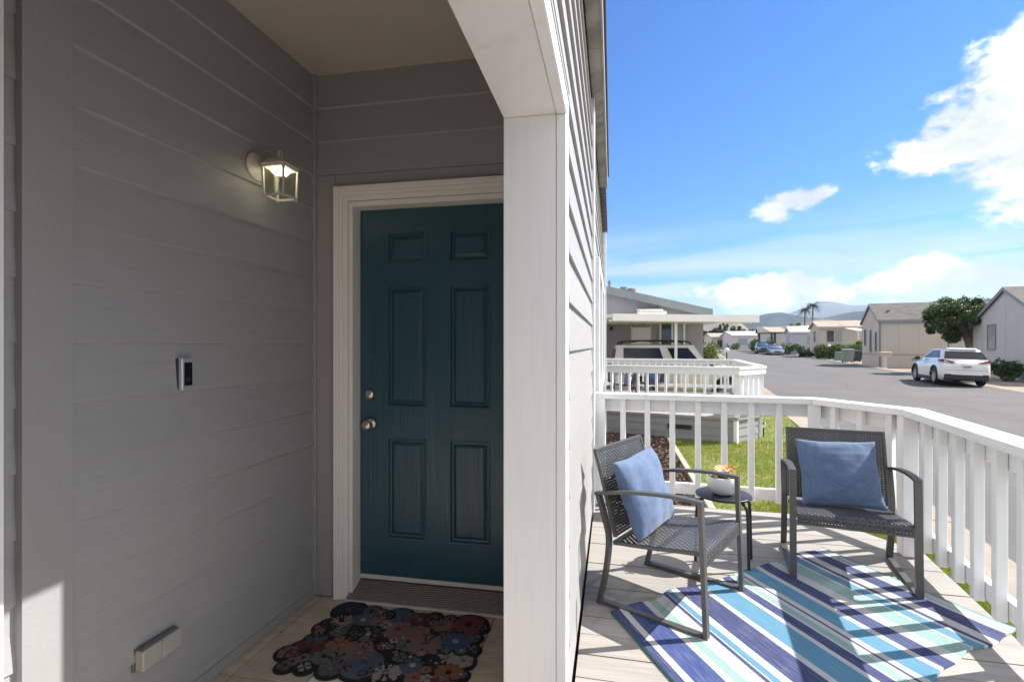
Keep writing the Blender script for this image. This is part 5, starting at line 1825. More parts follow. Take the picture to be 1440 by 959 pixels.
    if kind == 'suv':
        MB().box((-hw * .80, -L * .5 - .008, zb + .50), (hw * .80, -L * .5 + .01, zb + .508)).build('hatch_seam', CLAD, root)
        for k_ in range(7):
            MB().box((-.125 + k_ * .036, -L * .5 - .046, belt - .275), (-.102 + k_ * .036, -L * .5 - .040, belt - .225)).build('plate_mark', REDL, root)
    if kind == 'suv':     # little roof spoiler
        MB().prism([(-wt * .86, yr0 + .14, H - .018), (wt * .86, yr0 + .14, H - .018), (wt * .80, yr0 - .09, H - .072), (-wt * .80, yr0 - .09, H - .072)], (0, 0, .022)).build('spoiler', paint, root)
    # wheels
    for ay in (axf, axr):
        for sgn in (-1, 1):
            T_ = Matrix.Translation((sgn * (hw - .115), ay, wr)) @ Matrix.Rotation(sgn * math.pi / 2, 4, 'Y')
            wh = MB().lathe([(wr * .68, .10), (wr * .90, .115), (wr * .985, .085), (wr, .03), (wr, -.05), (wr * .96, -.10), (0, -.10)], 26, T_).build('wheel', TYRE, root)
            rm = MB().lathe([(wr * .69, .098), (wr * .64, .088), (wr * .62, .045), (0.03, .045)], 26, T_)
            for k in range(10):
                a = 2 * math.pi * k / 10
                rm.add([T_ @ Vector(v) for v in [(.045 * math.cos(a + 1.57), .045 * math.sin(a + 1.57), .07), (.045 * math.cos(a - 1.57), .045 * math.sin(a - 1.57), .07),
                        (wr * .65 * math.cos(a) + .02 * math.cos(a - 1.57), wr * .65 * math.sin(a) + .02 * math.sin(a - 1.57), .092), (wr * .65 * math.cos(a) + .02 * math.cos(a + 1.57), wr * .65 * math.sin(a) + .02 * math.sin(a + 1.57), .092)]], [[0, 1, 2, 3]])
            rm.lathe([(0, .085), (.05, .083), (.06, .06)], 14, T_)
            rm.build('rim', SPOKE, wh)
            MB().lathe([(wr * .61, .043), (0, .043)], 22, T_).build('brake_well', BLACKP, wh)
            # dark arch liner / cladding ring
            ring = []
            for k in range(15):
                a = math.pi * k / 14
                ring.append((math.cos(a), math.sin(a)))
            r0_, r1_ = wr + .065, wr + (.125 if clad else .085)
            mb = MB(); xo = sgn * (hw + .008)
            vs_ = []
            for c_, s_ in ring:
                vs_ += [(xo, ay + c_ * r0_, wr + s_ * r0_), (xo, ay + c_ * r1_, wr + s_ * r1_), (xo - sgn * .05, ay + c_ * r0_, wr + s_ * r0_), (xo - sgn * .03, ay + c_ * r1_, wr + s_ * r1_)]
            fs_ = []
            for k in range(14):
                a = 4 * k; fs_ += [[a, a + 1, a + 5, a + 4], [a, a + 2, a + 6, a + 4], [a + 1, a + 3, a + 7, a + 5]]
            mb.add(vs_, fs_).build('wheel_arch', CLAD if clad else paint, root)
    MB().box((-hw * .78, -L * .44, zb + .03), (hw * .78, L * .44, wr * 1.75)).build('underbody', BLACKP, root)
    if clad:
        for sgn in (-1, 1):
            MB().box((sgn * (hw + .006), axr + wr + .10, zb - .01), (sgn * (hw - .10), axf - wr - .10, zb + .14), .02).build('sill_cladding', CLAD, root)
        MB().box((-hw * .86, -L * .5 - .012, zb + .06), (hw * .86, -L * .5 + .2, zb + .30), .04).build('rear_bumper', CLAD, root)
        for sgn in (-1, 1):
            MB().box((sgn * hw * .84, -L * .5 - .018, zb + .28), (sgn * hw * .60, -L * .5 + .02, zb + .33), .01).build('reflector', REDL, root)
    else:
        MB().box((-hw * .93, -L * .5 - .03, zb + .10), (hw * .93, -L * .5 + .12, zb + .33), .05).build('rear_bumper', paint if kind != 'old' else CLAD, root)
    MB().box((-hw * .80, L * .5 - .16, zb + .03), (hw * .80, L * .5 + .015, zb + .26), .05).build('front_bumper', CLAD if clad else paint, root)
    # lamps
    zl = belt - (.10 if kind != 'old' else .22)
    for sgn in (-1, 1):
        if kind == 'old':
            MB().box((sgn * hw * .93, -L * .5 - .012, zl - .25), (sgn * hw * .78, -L * .5 + .02, zl + .05), .01).build('tail_lamp', REDL, root)
        else:
            zl_ = zl; zl = zl + (.05 if kind == 'suv' else 0)
            P = [(sgn * hw * .46, -L * .488 - .055, zl - .03), (sgn * hw * .90, -L * .475 - .02, zl + .005), (sgn * hw * .985, -L * .42, zl + .02), (sgn * hw * .985, -L * .41, zl + .10), (sgn * hw * .89, -L * .470, zl + .12), (sgn * hw * .46, -L * .484 - .028, zl + .015)]
            MB().prism([Vector(p) + Vector((sgn * .012, -.03, 0)) for p in P], (0, .06, 0)).build('tail_lamp', REDL, root); zl = zl_
        MB().box((sgn * hw * .86, L * .47 - .02, hood - .36), (sgn * hw * .50, L * .495 + .015, hood - .24), .02).build('headlight', LENS, root)
        T_ = Matrix.Translation((sgn * (hw + .08), yb1 - .38 if kind != 'old' else yb1 + .04, zbelt + (.12 if kind != 'old' else .20)))
        sz = (.10, .06, .075) if kind != 'old' else (.13, .07, .12)
        MB().box((-sz[0], -sz[1], -sz[2]), sz, .03, T_).build('mirror', BLACKP if kind != 'sedan' else paint, root)
    MB().box((-hw * .42, L * .5 - .01, hood - .44), (hw * .42, L * .5 + .02, hood - .28), .015).build('grille', CLAD, root)
    for sgn in (-1, 1):
        for f_ in ((.0, .16) if kind != 'old' else (.13,)):
            MB().box((sgn * (hw * 1.0 + .012), f_ * L - .32, belt - .22), (sgn * (hw * 1.0 - .01), f_ * L - .16, belt - .19), .006).build('door_handle', paint, root)
    if plate:
        zp = zl - .10 if kind != 'sedan' else zl - .16
        MB().box((-.17, -L * .5 - .042, zp - .10), (.17, -L * .5 + .03, zp + .06), .008).build('number_plate', PLATE, root)
    if rack:
        for sgn in (-1, 1):
            MB().tube(arc([(sgn * wt * .86, yr0 + .12, H - .03), (sgn * wt * .86, yr0 + .30, H + .10), (sgn * wt * .86, (yr0 + yr1) / 2, H + .13), (sgn * wt * .86, yr1 - .25, H + .10), (sgn * wt * .86, yr1 - .08, H - .02)], 5), .028, 8).build('rack_rail', BLACKP, root)
        for f_ in (.25, .5, .75):
            y = yr0 + (yr1 - yr0) * f_
            MB().box((-wt * .84, y - .03, H + .07), (wt * .84, y + .03, H + .105), .01).build('rack_bar', BLACKP, root)
    return root


# old cream SUV under the carport, side on to us, nose to the street
pc = at_depth(953, HY, 18.3)
car('old_suv', 'cream old two door SUV with a black roof rack under the carport', 'SUV', (pc.x, pc.y, ground(pc.x, pc.y)), R(4) - math.pi / 2, 4.7, 1.95, 1.92, CARC, 'old', rack=True, clad=False)

# white crossover parked across the street, tail to us
HEAD = RD - 0.0
uu2, tt2 = U2, T2
rw = at_depth(1318, HY, 23.6)
pc = rw + uu2 * 1.33 + tt2 * .84
wc = car('white_crossover', 'white crossover SUV parked across the street with its tail towards us', 'SUV', (pc.x, pc.y, ground(pc.x, pc.y)), -HEAD, 4.55, 1.84, 1.69, CARW, 'suv', clad=True)
wc.rotation_euler = (0, R(1.6), -HEAD - R(3)); wc.location.z += 0.012
p = drop(1072, 76)
car('dark_suv', 'dark grey SUV parked far down the street behind the silver sedan', 'SUV', p, -HEAD + math.pi, 4.7, 1.85, 1.78, CARD, 'suv', clad=True)
p = drop(1090, 70)
car('silver_sedan', 'pale silver sedan parked far down the street facing us', 'car', p, -HEAD + math.pi, 4.7, 1.82, 1.45, CARS, 'sedan', clad=False)
p = drop(1028, 118)
car('blue_sedan', 'pale blue car parked at the far end of the street', 'car', p, -HEAD + math.pi - .2, 4.6, 1.8, 1.5, CARB, 'sedan', clad=False)


# ------------------------------------------------------------------ the homes across the street
def z_at(py, d):
    return CAMZ + (HY - py) / FPX * d


ARX = -RD                                        # ridge runs away from the street
FE = {'e': 0}
# beige home A
d = 39.5
cA = drop(1237, d)
hA = home('beige_house', 'beige panelled home with a grey brown shingle roof left of the dark tree', cA, ARX, 15.0, 4.6,
          z_at(451, d) - cA.z, z_at(429.5, d + 2.5) - cA.z, TAN, SHING, TRIMB, panels=('f', 'e'), pw=1.22, over=0.12, skirt=0.95,
          windows=(('e', 3.35, 3.85, 1.6, 3.0, GLASS, 0), ('e', 1.9, 2.35, 1.1, 2.9, GLASS, 0), ('e', 0.55, 0.95, 1.2, 2.7, GLASS, 0)), vents=((0.9, 1.1, .15),))
for u_ in (4.25, 5.75):
    MB().box((u_, -0.032, -.3), (u_ + .11, -0.002, z_at(451, 39.5) - cA.z - .04)).build('trim_strip', TRIMB, hA)
# small louvred vent low on its side wall
o = MB()
for k in range(4):
    o.box((2.05, -0.03, 0.52 + k * .05), (2.75, -0.014, 0.555 + k * .05))
o.build('wall_vent', TRIMB, hA)
# pale home B at the right edge
d = 27.5
pk = at_depth(1415, 405, d)
hw_ = 3.6
eB = 3.05
cB = pk - U2 * hw_; gB = ground(cB.x, cB.y)
hB = home('pale_house', 'pale grey panelled home at the edge of the photo behind the white crossover', Vector((cB.x, cB.y, gB)), ARX, 14.0, 2 * hw_,
          eB, pk.z - gB - .05, PALEG, SHING, TRIMB, panels=('e', 'f'), pw=1.22, over=0.14, skirt=0.85,
          windows=(('e', 4.55, 5.45, 1.55, 3.0, GLASSL, 0),))
MB().box((-0.036, 0.1, 2.78), (-0.016, 7.1, 2.82)).build('seam_trim', PALEG, hB)

# home C with an awning
d = 60
cC = drop(1152, d)
hC = home('tan_roofed_house', 'beige home with a tan roof and wide window behind the long hedge', cC, ARX, 11.0, 5.5, z_at(460, d) - cC.z, z_at(453, d + 3) - cC.z, TAN, SHINGT, TAN,
          panels=('f',), pw=2.4, over=.2, windows=(('f', 0.7, 2.35, 1.75, 3.2, GLASS, 2), ('e', 2.0, 3.0, 1.8, 3.2, GLASS, 0)))
aC = at_depth(1197, 466, 57); aC2 = at_depth(1214, 466, 57)
acv = thing('white_awning', 'white ribbed porch awning on white posts between the hedge and beige house', 'awning', drop(1204, 57))
gz_ = ground(aC.x, aC.y); dv = (aC2 - aC); dv.z = 0; bk2 = Vector((-dv.y, dv.x, 0)).normalized() * 2.2
for k in range(8):
    A = aC + dv * (k / 8) - bk2 * .5; B = aC + dv * ((k + .85) / 8) - bk2 * .5
    MB().prism([A, B, B + bk2 + Vector((0, 0, .35)), A + bk2 + Vector((0, 0, .35))], (0, 0, .06)).build('awning_rib', ROOFW, acv)
for f_ in (.1, .55, .95):
    c_ = aC + dv * f_ - bk2 * .45
    MB().box((c_.x - .07, c_.y - .07, gz_), (c_.x + .07, c_.y + .07, aC.z - .002)).build('post', ROOFW, acv)
# home D, blue white
d = 74
cD = drop(1112, d)
hD = home('blue_white_house', 'pale blue white home with a white roof edge right of the brown carport', cD, ARX, 9.0, 5.0, z_at(467, d) - cD.z, z_at(460, d + 2.5) - cD.z, HBLUE, ROOFW, HWHITE, panels=('f',), pw=2.0, over=.2,
          windows=(('f', 1.9, 3.9, 1.2, 2.7, GLASSL, 1),))
# brown posted carport E
d = 80
cE = drop(1083, d); cE2 = drop(1110, d)
ce = thing('brown_carport', 'brown posted carport with a beige roof behind the silver sedan', 'carport', cE)
dv = cE2 - cE; dv.z = 0; bk2 = Vector((-dv.y, dv.x, 0)).normalized() * 4.5
zt4 = z_at(468.5, d)
MB().prism([Vector((p.x, p.y, zt4)) for p in (cE, cE2, cE2 + bk2, cE + bk2)], (0, 0, .12)).build('roof_pan', BROWN, ce)
MB().prism([Vector((cE.x, cE.y, zt4 + .121)), Vector((cE2.x, cE2.y, zt4 + .121)), Vector((cE2.x, cE2.y, zt4 + .2)) + bk2 * .6 + Vector((0, 0, .75)), Vector((cE.x, cE.y, zt4 + .2)) + bk2 * .6 + Vector((0, 0, .75))], (0, 0, .1)).build('roof', SHINGT, ce)
for q in (cE + dv * .08, cE2 - dv * .06, cE + dv * .08 + bk2 * .9, cE2 - dv * .06 + bk2 * .9):
    MB().box((q.x - .14, q.y - .14, cE.z - .3), (q.x + .14, q.y + .14, zt4 - .002)).build('post', BROWN, ce)
d = 92
cF = drop(1068, d)
home('small_grey_house', 'small grey home seen past the brown carport', cF, ARX, 12.0, 5.0, z_at(466.5, d) - cF.z, z_at(460.5, d + 2) - cF.z, PALEG, SHING, PALEG, panels=('f',), pw=3.0, windows=(('f', 1.2, 2.6, 1.0, 2.6, GLASSL, 0), ('f', 4.9, 6.4, 1.0, 2.6, GLASS, 0)))
d = 112
cG = drop(1031, d)
home('long_white_house', 'long white home with a pale roof at the far end of the street', cG, ARX + R(8), 7.5, 16, z_at(472, d) - cG.z, z_at(466, d + 4) - cG.z, HWHITE, ROOFW, HWHITE, panels=('f', 'e'), pw=3.0, windows=(('f', 1.0, 3.0, .9, 2.4, GLASSL, 0),))
d = 125
cH = drop(1001, d)
home('low_cream_house', 'low cream home with a garage at the far left end of the street', cH, R(2), 5.0, 9, z_at(474, d) - cH.z, z_at(469, d + 4) - cH.z, TAN, SHINGT, HWHITE, panels=('f',), pw=3.0, windows=(('f', 1.2, 3.6, 0.2, 2.1, GLASS, 0),))
cH = drop(985, 80)
home('roadside_house', 'pale home with a dark window beyond the leafy bush on our side of the street', cH - T2 * 8.0, ARX, 8.0, 10, z_at(467, 80) - cH.z, z_at(461, 84) - cH.z, TAN, SHINGT, HWHITE, panels=('f', 'x'), pw=3.0, windows=(('x', 2.0, 3.6, 1.2, 2.4, GLASS, 0),))


# ------------------------------------------------------------------ plants
def leaves_np(centres, spread, n, lsize, seed, up=0.25, squash=1.0):
    r_ = np.random.default_rng(seed)
    c = np.asarray(centres, dtype=float)
    pick = r_.integers(0, len(c), n)
    sp = np.asarray(spread, dtype=float)[pick] if np.ndim(spread) else np.full(n, spread)
    off = r_.normal(size=(n, 3)); off /= np.linalg.norm(off, axis=1)[:, None]
    off *= (r_.uniform(0.35, 1.0, n) ** 0.5 * sp)[:, None]; off[:, 2] *= squash
    p = c[pick] + off
    nrm = off / (np.linalg.norm(off, axis=1)[:, None] + 1e-9) + r_.normal(size=(n, 3)) * 0.7 + (0, 0, up)
    nrm /= np.linalg.norm(nrm, axis=1)[:, None]
    a = np.cross(nrm, r_.normal(size=(n, 3))); a /= np.linalg.norm(a, axis=1)[:, None]
    b_ = np.cross(nrm, a)
    l_ = r_.uniform(.6, 1.25, n)[:, None] * lsize
    fold = nrm * l_ * 0.18
    V = np.stack([p - a * l_, p - b_ * l_ * .42 + fold, p + a * l_, p + b_ * l_ * .42 + fold], 1).reshape(-1, 3)
    return V, np.arange(n * 4).reshape(n, 4)


def bush(name, label, cat, base, rx, ry, h, n, lsize, mat, seed, lumps=14, group=None, stem=True, boxy=False, rz=0.0):
    r_ = np.random.default_rng(seed)
    root = thing(name, label, cat, base, group=group)
    cen = []
    for k in range(lumps):
        if boxy:
            q = (r_.uniform(-1, 1) * rx, r_.uniform(-1, 1) * ry, h * r_.uniform(.12, .88))
        else:
            v = r_.normal(size=3); v /= np.linalg.norm(v)
            q = (v[0] * rx * .62, v[1] * ry * .62, h * .5 + v[2] * h * .34)
        cen.append(q)
    cen = np.array(cen)
    if rz:
        c_, s_ = math.cos(rz), math.sin(rz)
        cen = np.stack([cen[:, 0] * c_ - cen[:, 1] * s_, cen[:, 0] * s_ + cen[:, 1] * c_, cen[:, 2]], 1)
    sp = (h * .22 if boxy else min(rx, ry, h * .6) * .52)
    V, F = leaves_np(cen, sp * r_.uniform(.7, 1.15, lumps), n, lsize, seed + 1)
    V[:, 2] = np.clip(V[:, 2], 0.0, h * 1.02 if boxy else None)
    np_obj('foliage', np_mesh('foliage', V, F, mat), root)
    if stem:
        mb = MB()
        for k in range(5):
            q = cen[k % lumps]
            mb.tube([(0.04 * k - .08, 0, -.05), (q[0] * .4, q[1] * .4, q[2] * .5), tuple(q)], [.03, .022, .01], 6)
        s_ = mb.mesh('stem', BARK); np_obj('stem', s_, root)
    return root


def tree(name, label, base, trunk_r, trunk_h, crown, n, lsize, mat, seed, lumps=40, group=None, limbs=9, cat='tree', extra=None, squash=.85):
    """crown: (cx, cy, cz, rx, ry, rz) relative to the base"""
    r_ = np.random.default_rng(seed)
    root = thing(name, label, cat, base, group=group)
    cx, cy, cz, rx, ry, rz_ = crown
    cen = []
    while len(cen) < lumps:
        v = r_.uniform(-1, 1, 3)
        q = np.linalg.norm(v)
        if q > 1 or q < .35: continue
        cen.append((cx + v[0] * rx * .86, cy + v[1] * ry * .86, cz + v[2] * rz_ * .86))
    cen = np.array(cen)
    sp = min(rx, ry, rz_) * (.34 if lumps < 80 else .27) * r_.uniform(.5, 1.3, lumps)
    V, F = leaves_np(cen, sp, n, lsize, seed + 5, squash=squash)
    np_obj('crown', np_mesh('crown', V, F, mat), root)
    if extra:
        up = cen[cen[:, 2] > np.quantile(cen[:, 2], .35)]
        V, F = leaves_np(up + np.array([0, 0, .12]), sp.mean() * .95, n // 8, lsize * .95, seed + 9, squash=squash)
        np_obj('highlight_leaves', np_mesh('highlight_leaves', V, F, LEAFY), root)  # crown highlights put into the colour: paler leaves over its upper part
    mb = MB()
    top = Vector((cx * .6, cy * .6, trunk_h))
    mb.tube(arc([(0, 0, -.15), (cx * .1, .02, trunk_h * .4), tuple(top)], 5), [trunk_r * 1.25] + [trunk_r * (1 - .03 * i) for i in range(10)], 10)
    mb.build('trunk', BARK, root, (0, 0, 0))
    lb = MB()
    for k in range(limbs):
        q = Vector(cen[(k * 7) % lumps])
        mid = top.lerp(q, .5) + Vector((r_.uniform(-.1, .1), r_.uniform(-.1, .1), .12)) * rz_ * .5
        lb.tube(arc([top - Vector((0, 0, .15 * k / limbs * trunk_h)), mid, q], 3), [trunk_r * .55, trunk_r * .5, trunk_r * .42, trunk_r * .36, trunk_r * .3, trunk_r * .2, trunk_r * .12], 7)
    lb.build('limb', BARK, root, (0, 0, 0))
    if extra:
        extra(root, cen, r_)
    return root


def fruits(root, cen, r_):
    mb = MB()
    for k in range(46):
        q = cen[r_.integers(0, len(cen))]; v = r_.normal(size=3); v /= np.linalg.norm(v); v[2] = abs(v[2]) * .8
        c_ = Vector(q) + Vector(v) * .42
        mb.lathe([(0, -.045), (.04, -.025), (.048, 0), (.04, .028), (0, .045)], 8, Matrix.Translation(c_))
    mb.build('blossom', FLOWERY, root, (0, 0, 0))


# dark tree behind the crossover: two leaning trunks
d = 31.5
tb = drop(1377, d)
cw = 48 / FPX * d
tr = tree('citrus_tree', 'dark leafy tree with two bare trunks behind the white crossover', tb, .16, z_at(468, d) - tb.z,
          (-1.05 * cs, -1.05 * sn, z_at(450, d) - tb.z, cw * 1.04, cw * .9, 30 / FPX * d * 1.1), 21000, .092, LEAFD, 31, lumps=95, limbs=14, extra=fruits)
mb = MB().tube(arc([(-.35, .1, -.1), (-.42, .1, 1.0), (-.75, .0, 2.2), (-1.3, -.2, 3.0)], 5), [.15] * 6 + [.12] * 5 + [.09] * 5, 9)
mb.build('trunk', BARK, tr, (0, 0, 0))
# shrubs by the crossover
p = drop(1413, 26.2)
bush('dark_shrub', 'low dark broad leafed shrub beside the tail of the white crossover', 'shrub', p, .75, .6, 1.1, 700, .13, LEAFD, 41, 10)
p = drop(1402, 30.5)
bush('dark_shrub', 'dark shrub tucked behind the white crossover against the pale house', 'shrub', p, .6, .5, 1.3, 600, .13, LEAFD, 43, 9)
# long hedge
hA0, hB0 = drop(1150, 57.5), drop(1212, 50)
mid = (hA0 + hB0) / 2; dv = hB0 - hA0
bush('clipped_hedge', 'long clipped green hedge in front of the tan roofed house', 'hedge', mid, dv.length / 2 - .15, .55, 1.60, 13000, .095, LEAFH, 51, 170, boxy=True, rz=math.atan2(dv.y, dv.x))
p = drop(1209, 53)
bush('tall_shrub', 'taller green shrub at the end of the hedge by the beige house', 'shrub', p, .7, .6, 2.1, 900, .11, LEAFH, 52, 12)
for k, (px, d, rr, h, mt, lb_) in enumerate(((1096, 73, 1.6, 1.5, LEAFY, 'rounded yellow green bush beside the silver sedan'), (1117, 70, 1.5, 1.5, LEAFD, 'rounded dark bush under the blue white house window'),
                                           (1144, 66, 1.0, 1.5, LEAFD, 'narrow dark bush between the blue white house and the hedge'), (1082, 84, 1.4, 1.8, LEAFD, 'dark bush behind the silver sedan'),
                                           (1062, 86, 1.1, 2.4, LEAFH, 'tall rounded hedge bush beside the long white house'), (1036, 105, 1.3, 1.3, LEAFY, 'small bright bush far down the street'),
                                           (1131, 62, 1.6, .6, LEAFC, 'low dark ground shrub before the magenta tub'))):
    bush('round_bush', lb_, 'bush', drop(px, d), rr, rr * .8, h, 1100, .13, mt, 60 + k, 12, stem=True)
# our side: leafy shrub and russet clump past the carport
p = drop(994, 23.5)
bush('leafy_shrub', 'tall yellow green shrub at the street corner of the grey home', 'shrub', p, .55, .5, 2.15, 1500, .085, LEAFY, 71, 14)
p = drop(1006, 22.6)
bush('russet_shrub', 'low russet shrub below the yellow green shrub', 'shrub', p, .5, .45, 1.05, 900, .075, LEAFR, 73, 10)
p = drop(1000, 60)
bush('roadside_bush', 'green bush farther along our side of the street', 'bush', p, 1.2, 1.0, 1.8, 900, .14, LEAFH, 74, 10)


def cypress(label, base, h, r0, seed):
    r_ = np.random.default_rng(seed)
    cen = np.array([(r_.normal() * r0 * .25, r_.normal() * r0 * .25, h * f_) for f_ in np.linspace(.06, .97, 16)])
    V, F = leaves_np(cen, np.array([r0 * (1 - .75 * (f_ ** 1.6)) for f_ in np.linspace(.0, 1, 16)]), 1500, .38, seed, squash=1.5)
    root = thing('cypress_tree', label, 'tree', base, group='dark trees beyond the far homes')
    np_obj('crown', np_mesh('crown', V, F, LEAFC), root)
    MB().tube([(0, 0, -.2), (0, 0, h * .5)], [.2, .08], 7).build('trunk', BARK, root, (0, 0, 0))


dF = 260
for (px, py, rr, lb_) in ((1013, 457, 1.9, 'slim dark cypress right of the round dark tree, shorter of the pair'), (1020, 455, 1.9, 'slim dark cypress nearest the carport tip, taller of the pair')):
    p = drop(px, dF); cypress(lb_, p, z_at(py, dF) - p.z, rr, int(px))
for (px, d, py, wpx, lb_) in ((1006, 240, 459, 11, 'round dark tree left of the two cypresses'), (993, 250, 462, 8, 'smaller dark tree at the left end of the far tree line'),
                              (1036, 280, 456, 10, 'dark tree right of the cypresses below the carport tip'), (1049, 290, 459, 10, 'broad dark tree above the long white house'),
                              (1060, 300, 463, 8, 'low dark tree at the right end of the far tree line'), (1028, 265, 464, 8, 'low dark tree behind the long white house')):
    p = drop(px, d); top = z_at(py, d) - p.z; rr = wpx / FPX * d
    tree('dark_tree', lb_, p, .35, top * .4, (0, 0, top * .58, rr, rr, top * .42), 2200, .55, LEAFC, int(px), lumps=26, group='dark trees beyond the far homes', limbs=5)
for (px, d, py, wpx, lb_) in ((1112, 150, 455, 8, 'olive tree behind the blue white house, left of the palms'), (1124, 160, 454, 8, 'olive tree at the foot of the shorter palm'),
                              (1147, 150, 453, 9, 'olive tree at the foot of the taller palm')):
    p = drop(px, d); top = z_at(py, d) - p.z; rr = wpx / FPX * d
    tree('olive_tree', lb_, p, .25, top * .5, (0, 0, top * .72, rr, rr, top * .28), 1500, .32, LEAFY, int(px), lumps=20, group='olive trees behind the homes', limbs=5)


def palm(label, base, h, lean, fr_len, seed, nf=60):
    r_ = random.Random(seed)
    root = thing('palm_tree', label, 'palm tree', base, group='palm trees over the roofs')
    tp = Vector((lean, 0, h))
    MB().tube(arc([(0, 0, -.2), (lean * .3, 0, h * .5), tuple(tp)], 5), [.30, .27, .25, .24, .23, .22, .21, .20, .20, .22, .26], 9).build('trunk', BARK, root, (0, 0, 0))
    crown = MB()
    for k in range(nf):
        a = r_.uniform(0, 6.283); e = r_.uniform(-.9, 1.2)
        dr_ = Vector((math.cos(a), math.sin(a), 0)); L = fr_len * r_.uniform(.75, 1.1)
        pts = []
        for q in range(7):
            f_ = q / 6
            pts.append(tp + dr_ * (L * f_ * math.cos(e * .6)) + Vector((0, 0, L * (math.sin(e * .8) * f_ - .55 * f_ * f_))))
        sd = Vector((-dr_.y, dr_.x, 0))
        for q in range(1, 7):
            for sg in (-1, 1):
                for g_ in (0, .5):
                    b0 = pts[q - 1].lerp(pts[q], g_)
                    ll = L * .26 * math.sin(math.pi * min(1, (q + g_) / 7 + .12)) + .08
                    tip = b0 + sd * sg * ll + dr_ * ll * .6 + Vector((0, 0, -.25 * ll))
                    crown.add([b0 - dr_ * .05, b0 + dr_ * .06, tip], [[0, 1, 2]])
        crown.bar(pts, .03, .03, (0, 0, 1))
    crown.build('crown', PALMG, root, (0, 0, 0))
    return root


d = 170
for (px, py, ln_, lb_) in ((1131, 435, 2.7, 'shorter of the two slim palms rising over the far homes'), (1142, 429, 3.0, 'taller of the two slim palms rising over the far homes')):
    p = drop(px, d); palm(lb_, p, z_at(py, d) - p.z, .3, ln_, int(px))
p = drop(1381, 62)
palm('feathery palm top showing above the dark tree by the pale house', p, z_at(425, 62) - p.z, .1, 1.7, 90, nf=26)

# ------------------------------------------------------------------ small street things
p = drop(1179, 50)
o = thing('utility_cabinet', 'small green ribbed utility cabinet beside the grey wheelie bin', 'cabinet', p)
MB().box((p.x - .27, p.y - .2, p.z - .1), (p.x + .27, p.y + .2, p.z + .82), .04).build('body', CABG, o)
for k in range(6):
    MB().box((p.x - .275, p.y - .215, p.z + .08 + k * .115), (p.x + .275, p.y - .198, p.z + .13 + k * .115), .006).build('rib', CABG, o)
MB().box((p.x - .29, p.y - .22, p.z + .82), (p.x + .29, p.y + .22, p.z + .90), .03).build('lid', CABG, o)


def bin_(label, p, w_, h, mat):
    o = thing('wheelie_bin', label, 'bin', p, RD * -1, 'wheelie bins by the hedge')
    m4 = MB()
    m4.add([(-w_ * .40, -w_ * .4, .08), (w_ * .40, -w_ * .4, .08), (w_ * .40, w_ * .4, .08), (-w_ * .40, w_ * .4, .08), (-w_ * .5, -w_ * .52, h), (w_ * .5, -w_ * .52, h), (w_ * .5, w_ * .5, h), (-w_ * .5, w_ * .5, h)],
           [[3, 2, 1, 0], [4, 5, 6, 7], [0, 1, 5, 4], [1, 2, 6, 5], [2, 3, 7, 6], [3, 0, 4, 7]])
    m4.build('body', mat, o)
    MB().prism([(-w_ * .54, -w_ * .58, h + .002), (w_ * .54, -w_ * .58, h + .002), (w_ * .54, w_ * .54, h + .06), (-w_ * .54, w_ * .54, h + .06)], (0, 0, .06)).build('lid', mat, o)
    MB().tube([(-w_ * .4, w_ * .62, h * .96), (w_ * .4, w_ * .62, h * .96)], .02, 8).build('handle', BLACKP, o)
    for sg in (-1, 1):
        MB().lathe([(0, -.03), (.12, -.03), (.12, .03), (0, .03)], 14, Matrix.Translation((sg * w_ * .42, w_ * .42, .12)) @ Matrix.Rotation(math.pi / 2, 4, 'Y')).build('wheel', TYRE, o)
    return o


bin_('grey wheelie bin between the green cabinet and the dark bin', drop(1192.5, 46.5), .84, 1.12, BINGR)
bin_('dark wheelie bin beside the beige house corner', drop(1206, 47.5), .56, .98, BINDK)
for (px, d, h, lb_, top_m) in ((1244, 37, 1.22, 'white post mailbox with a tan top at the corner of the beige house', 'tan'), (1113, 70, 1.3, 'white post mailbox far down the street by the dark bush', 'tan')):
    p = drop(px, d)
    o = thing('mailbox', lb_, 'mailbox', p, group='post mailboxes along the street')
    MB().box((p.x - .10, p.y - .10, p.z - .2), (p.x + .10, p.y + .10, p.z + h - .32), .01).build('post', HWHITE, o)
    MB().box((p.x - .34, p.y - .16, p.z + h - .32), (p.x + .34, p.y + .16, p.z + h - .24), .01).build('shelf', HWHITE, o)
    MB().box((p.x - .40, p.y - .20, p.z + h - .235), (p.x + .40, p.y + .20, p.z + h), .05).build('box', TIMBER, o)
p = drop(1134, 64)
o = thing('magenta_tub', 'magenta plastic tub on the ground before the blue white house', 'tub', p)
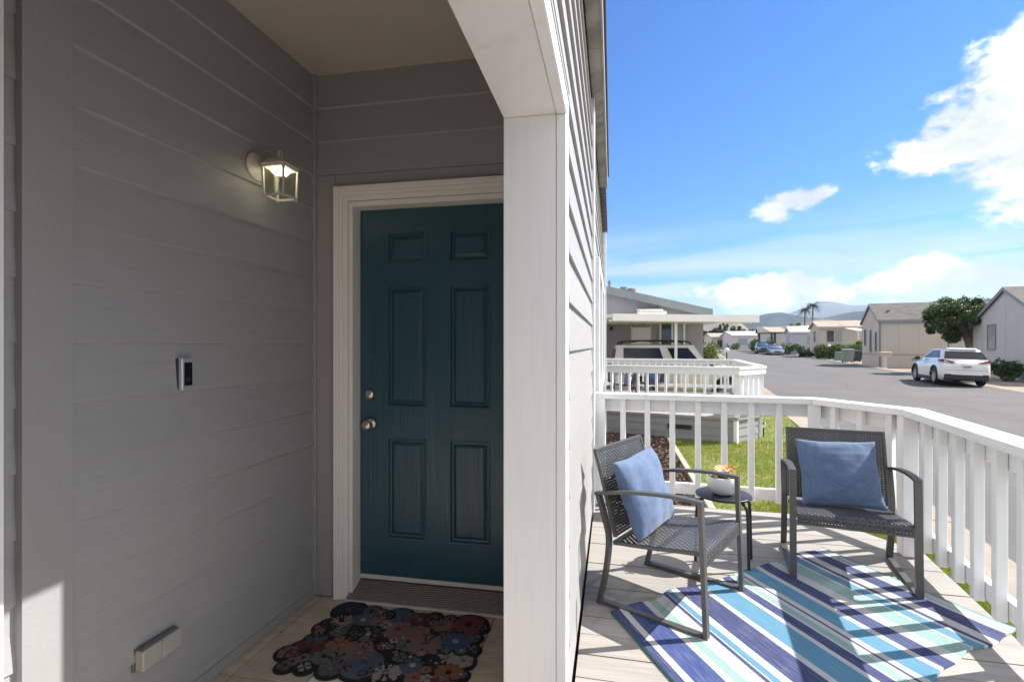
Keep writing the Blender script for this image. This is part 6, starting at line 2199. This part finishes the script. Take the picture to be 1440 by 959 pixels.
MB().lathe([(0, 0), (.30, 0), (.40, .75), (.43, .76), (.43, .80), (.38, .80), (.37, .7), (0, .68)], 20, Matrix.Translation(p)).build('body', PINK, o)
for (px, py, d, lb_) in ((1022, 492.5, 30, 'white globe lamp on a short dark post on our side of the street'), (1166, 486, 52, 'white globe lamp on a short post rising over the hedge')):
    p = at_depth(px, py, d); g0 = ground(p.x, p.y)
    o = thing('globe_lamp', lb_, 'lamp post', (p.x, p.y, g0), group='globe lamps beside the street')
    rr = .15
    MB().tube([(p.x, p.y, g0 - .1), (p.x, p.y, p.z - rr * .8)], .035, 10).build('post', BLACKP, o)
    MB().lathe([(rr * .4, p.z - rr * .9)] + [(rr * math.cos(a), p.z + rr * math.sin(a)) for a in np.linspace(-1.1, 1.57, 9)], 18, Matrix.Translation((p.x, p.y, 0))).build('globe', GLOBE, o)
# little solar light on the lawn at the corner of the next deck
p = at_depth(1073.5, 605, 10.35)
o = thing('garden_light', 'small garden stake light on the lawn at the corner of the next deck', 'garden light', (p.x, p.y, 0.02))
MB().tube([(p.x, p.y, 0.0), (p.x, p.y, 0.22)], .012, 8).build('stake', BLACKP, o)
MB().lathe([(0, .22), (.04, .22), (.045, .29), (0, .295)], 14, Matrix.Translation((p.x, p.y, 0))).build('globe', GLOBE, o)
MB().lathe([(.06, .294), (.05, .312), (0, .325)], 14, Matrix.Translation((p.x, p.y, 0))).build('cap', BLACKP, o)

# ------------------------------------------------------------------ the air: one even box of haze round the whole place
m = bpy.data.materials.new('pale_air'); m.use_nodes = True
t = NT(m.node_tree); t.n.clear()
pv = t.node('ShaderNodeVolumePrincipled')
t.put(pv.inputs['Color'], (0.62, 0.78, 1.0)); t.put(pv.inputs['Density'], HAZE); t.put(pv.inputs['Anisotropy'], 0.2)
mo = t.node('ShaderNodeOutputMaterial'); t.l.new(pv.outputs[0], mo.inputs['Volume'])
tag(MB().box((-14500, -9000, -1.75), (14500, 15500, 760)).build('haze', m), 'thin pale summer haze over the street and hills', kind='stuff')

for o in LOCALS:
    if '_local' in o: del o['_local']
for o in scn.objects:
    if '_local' in o: del o['_local']
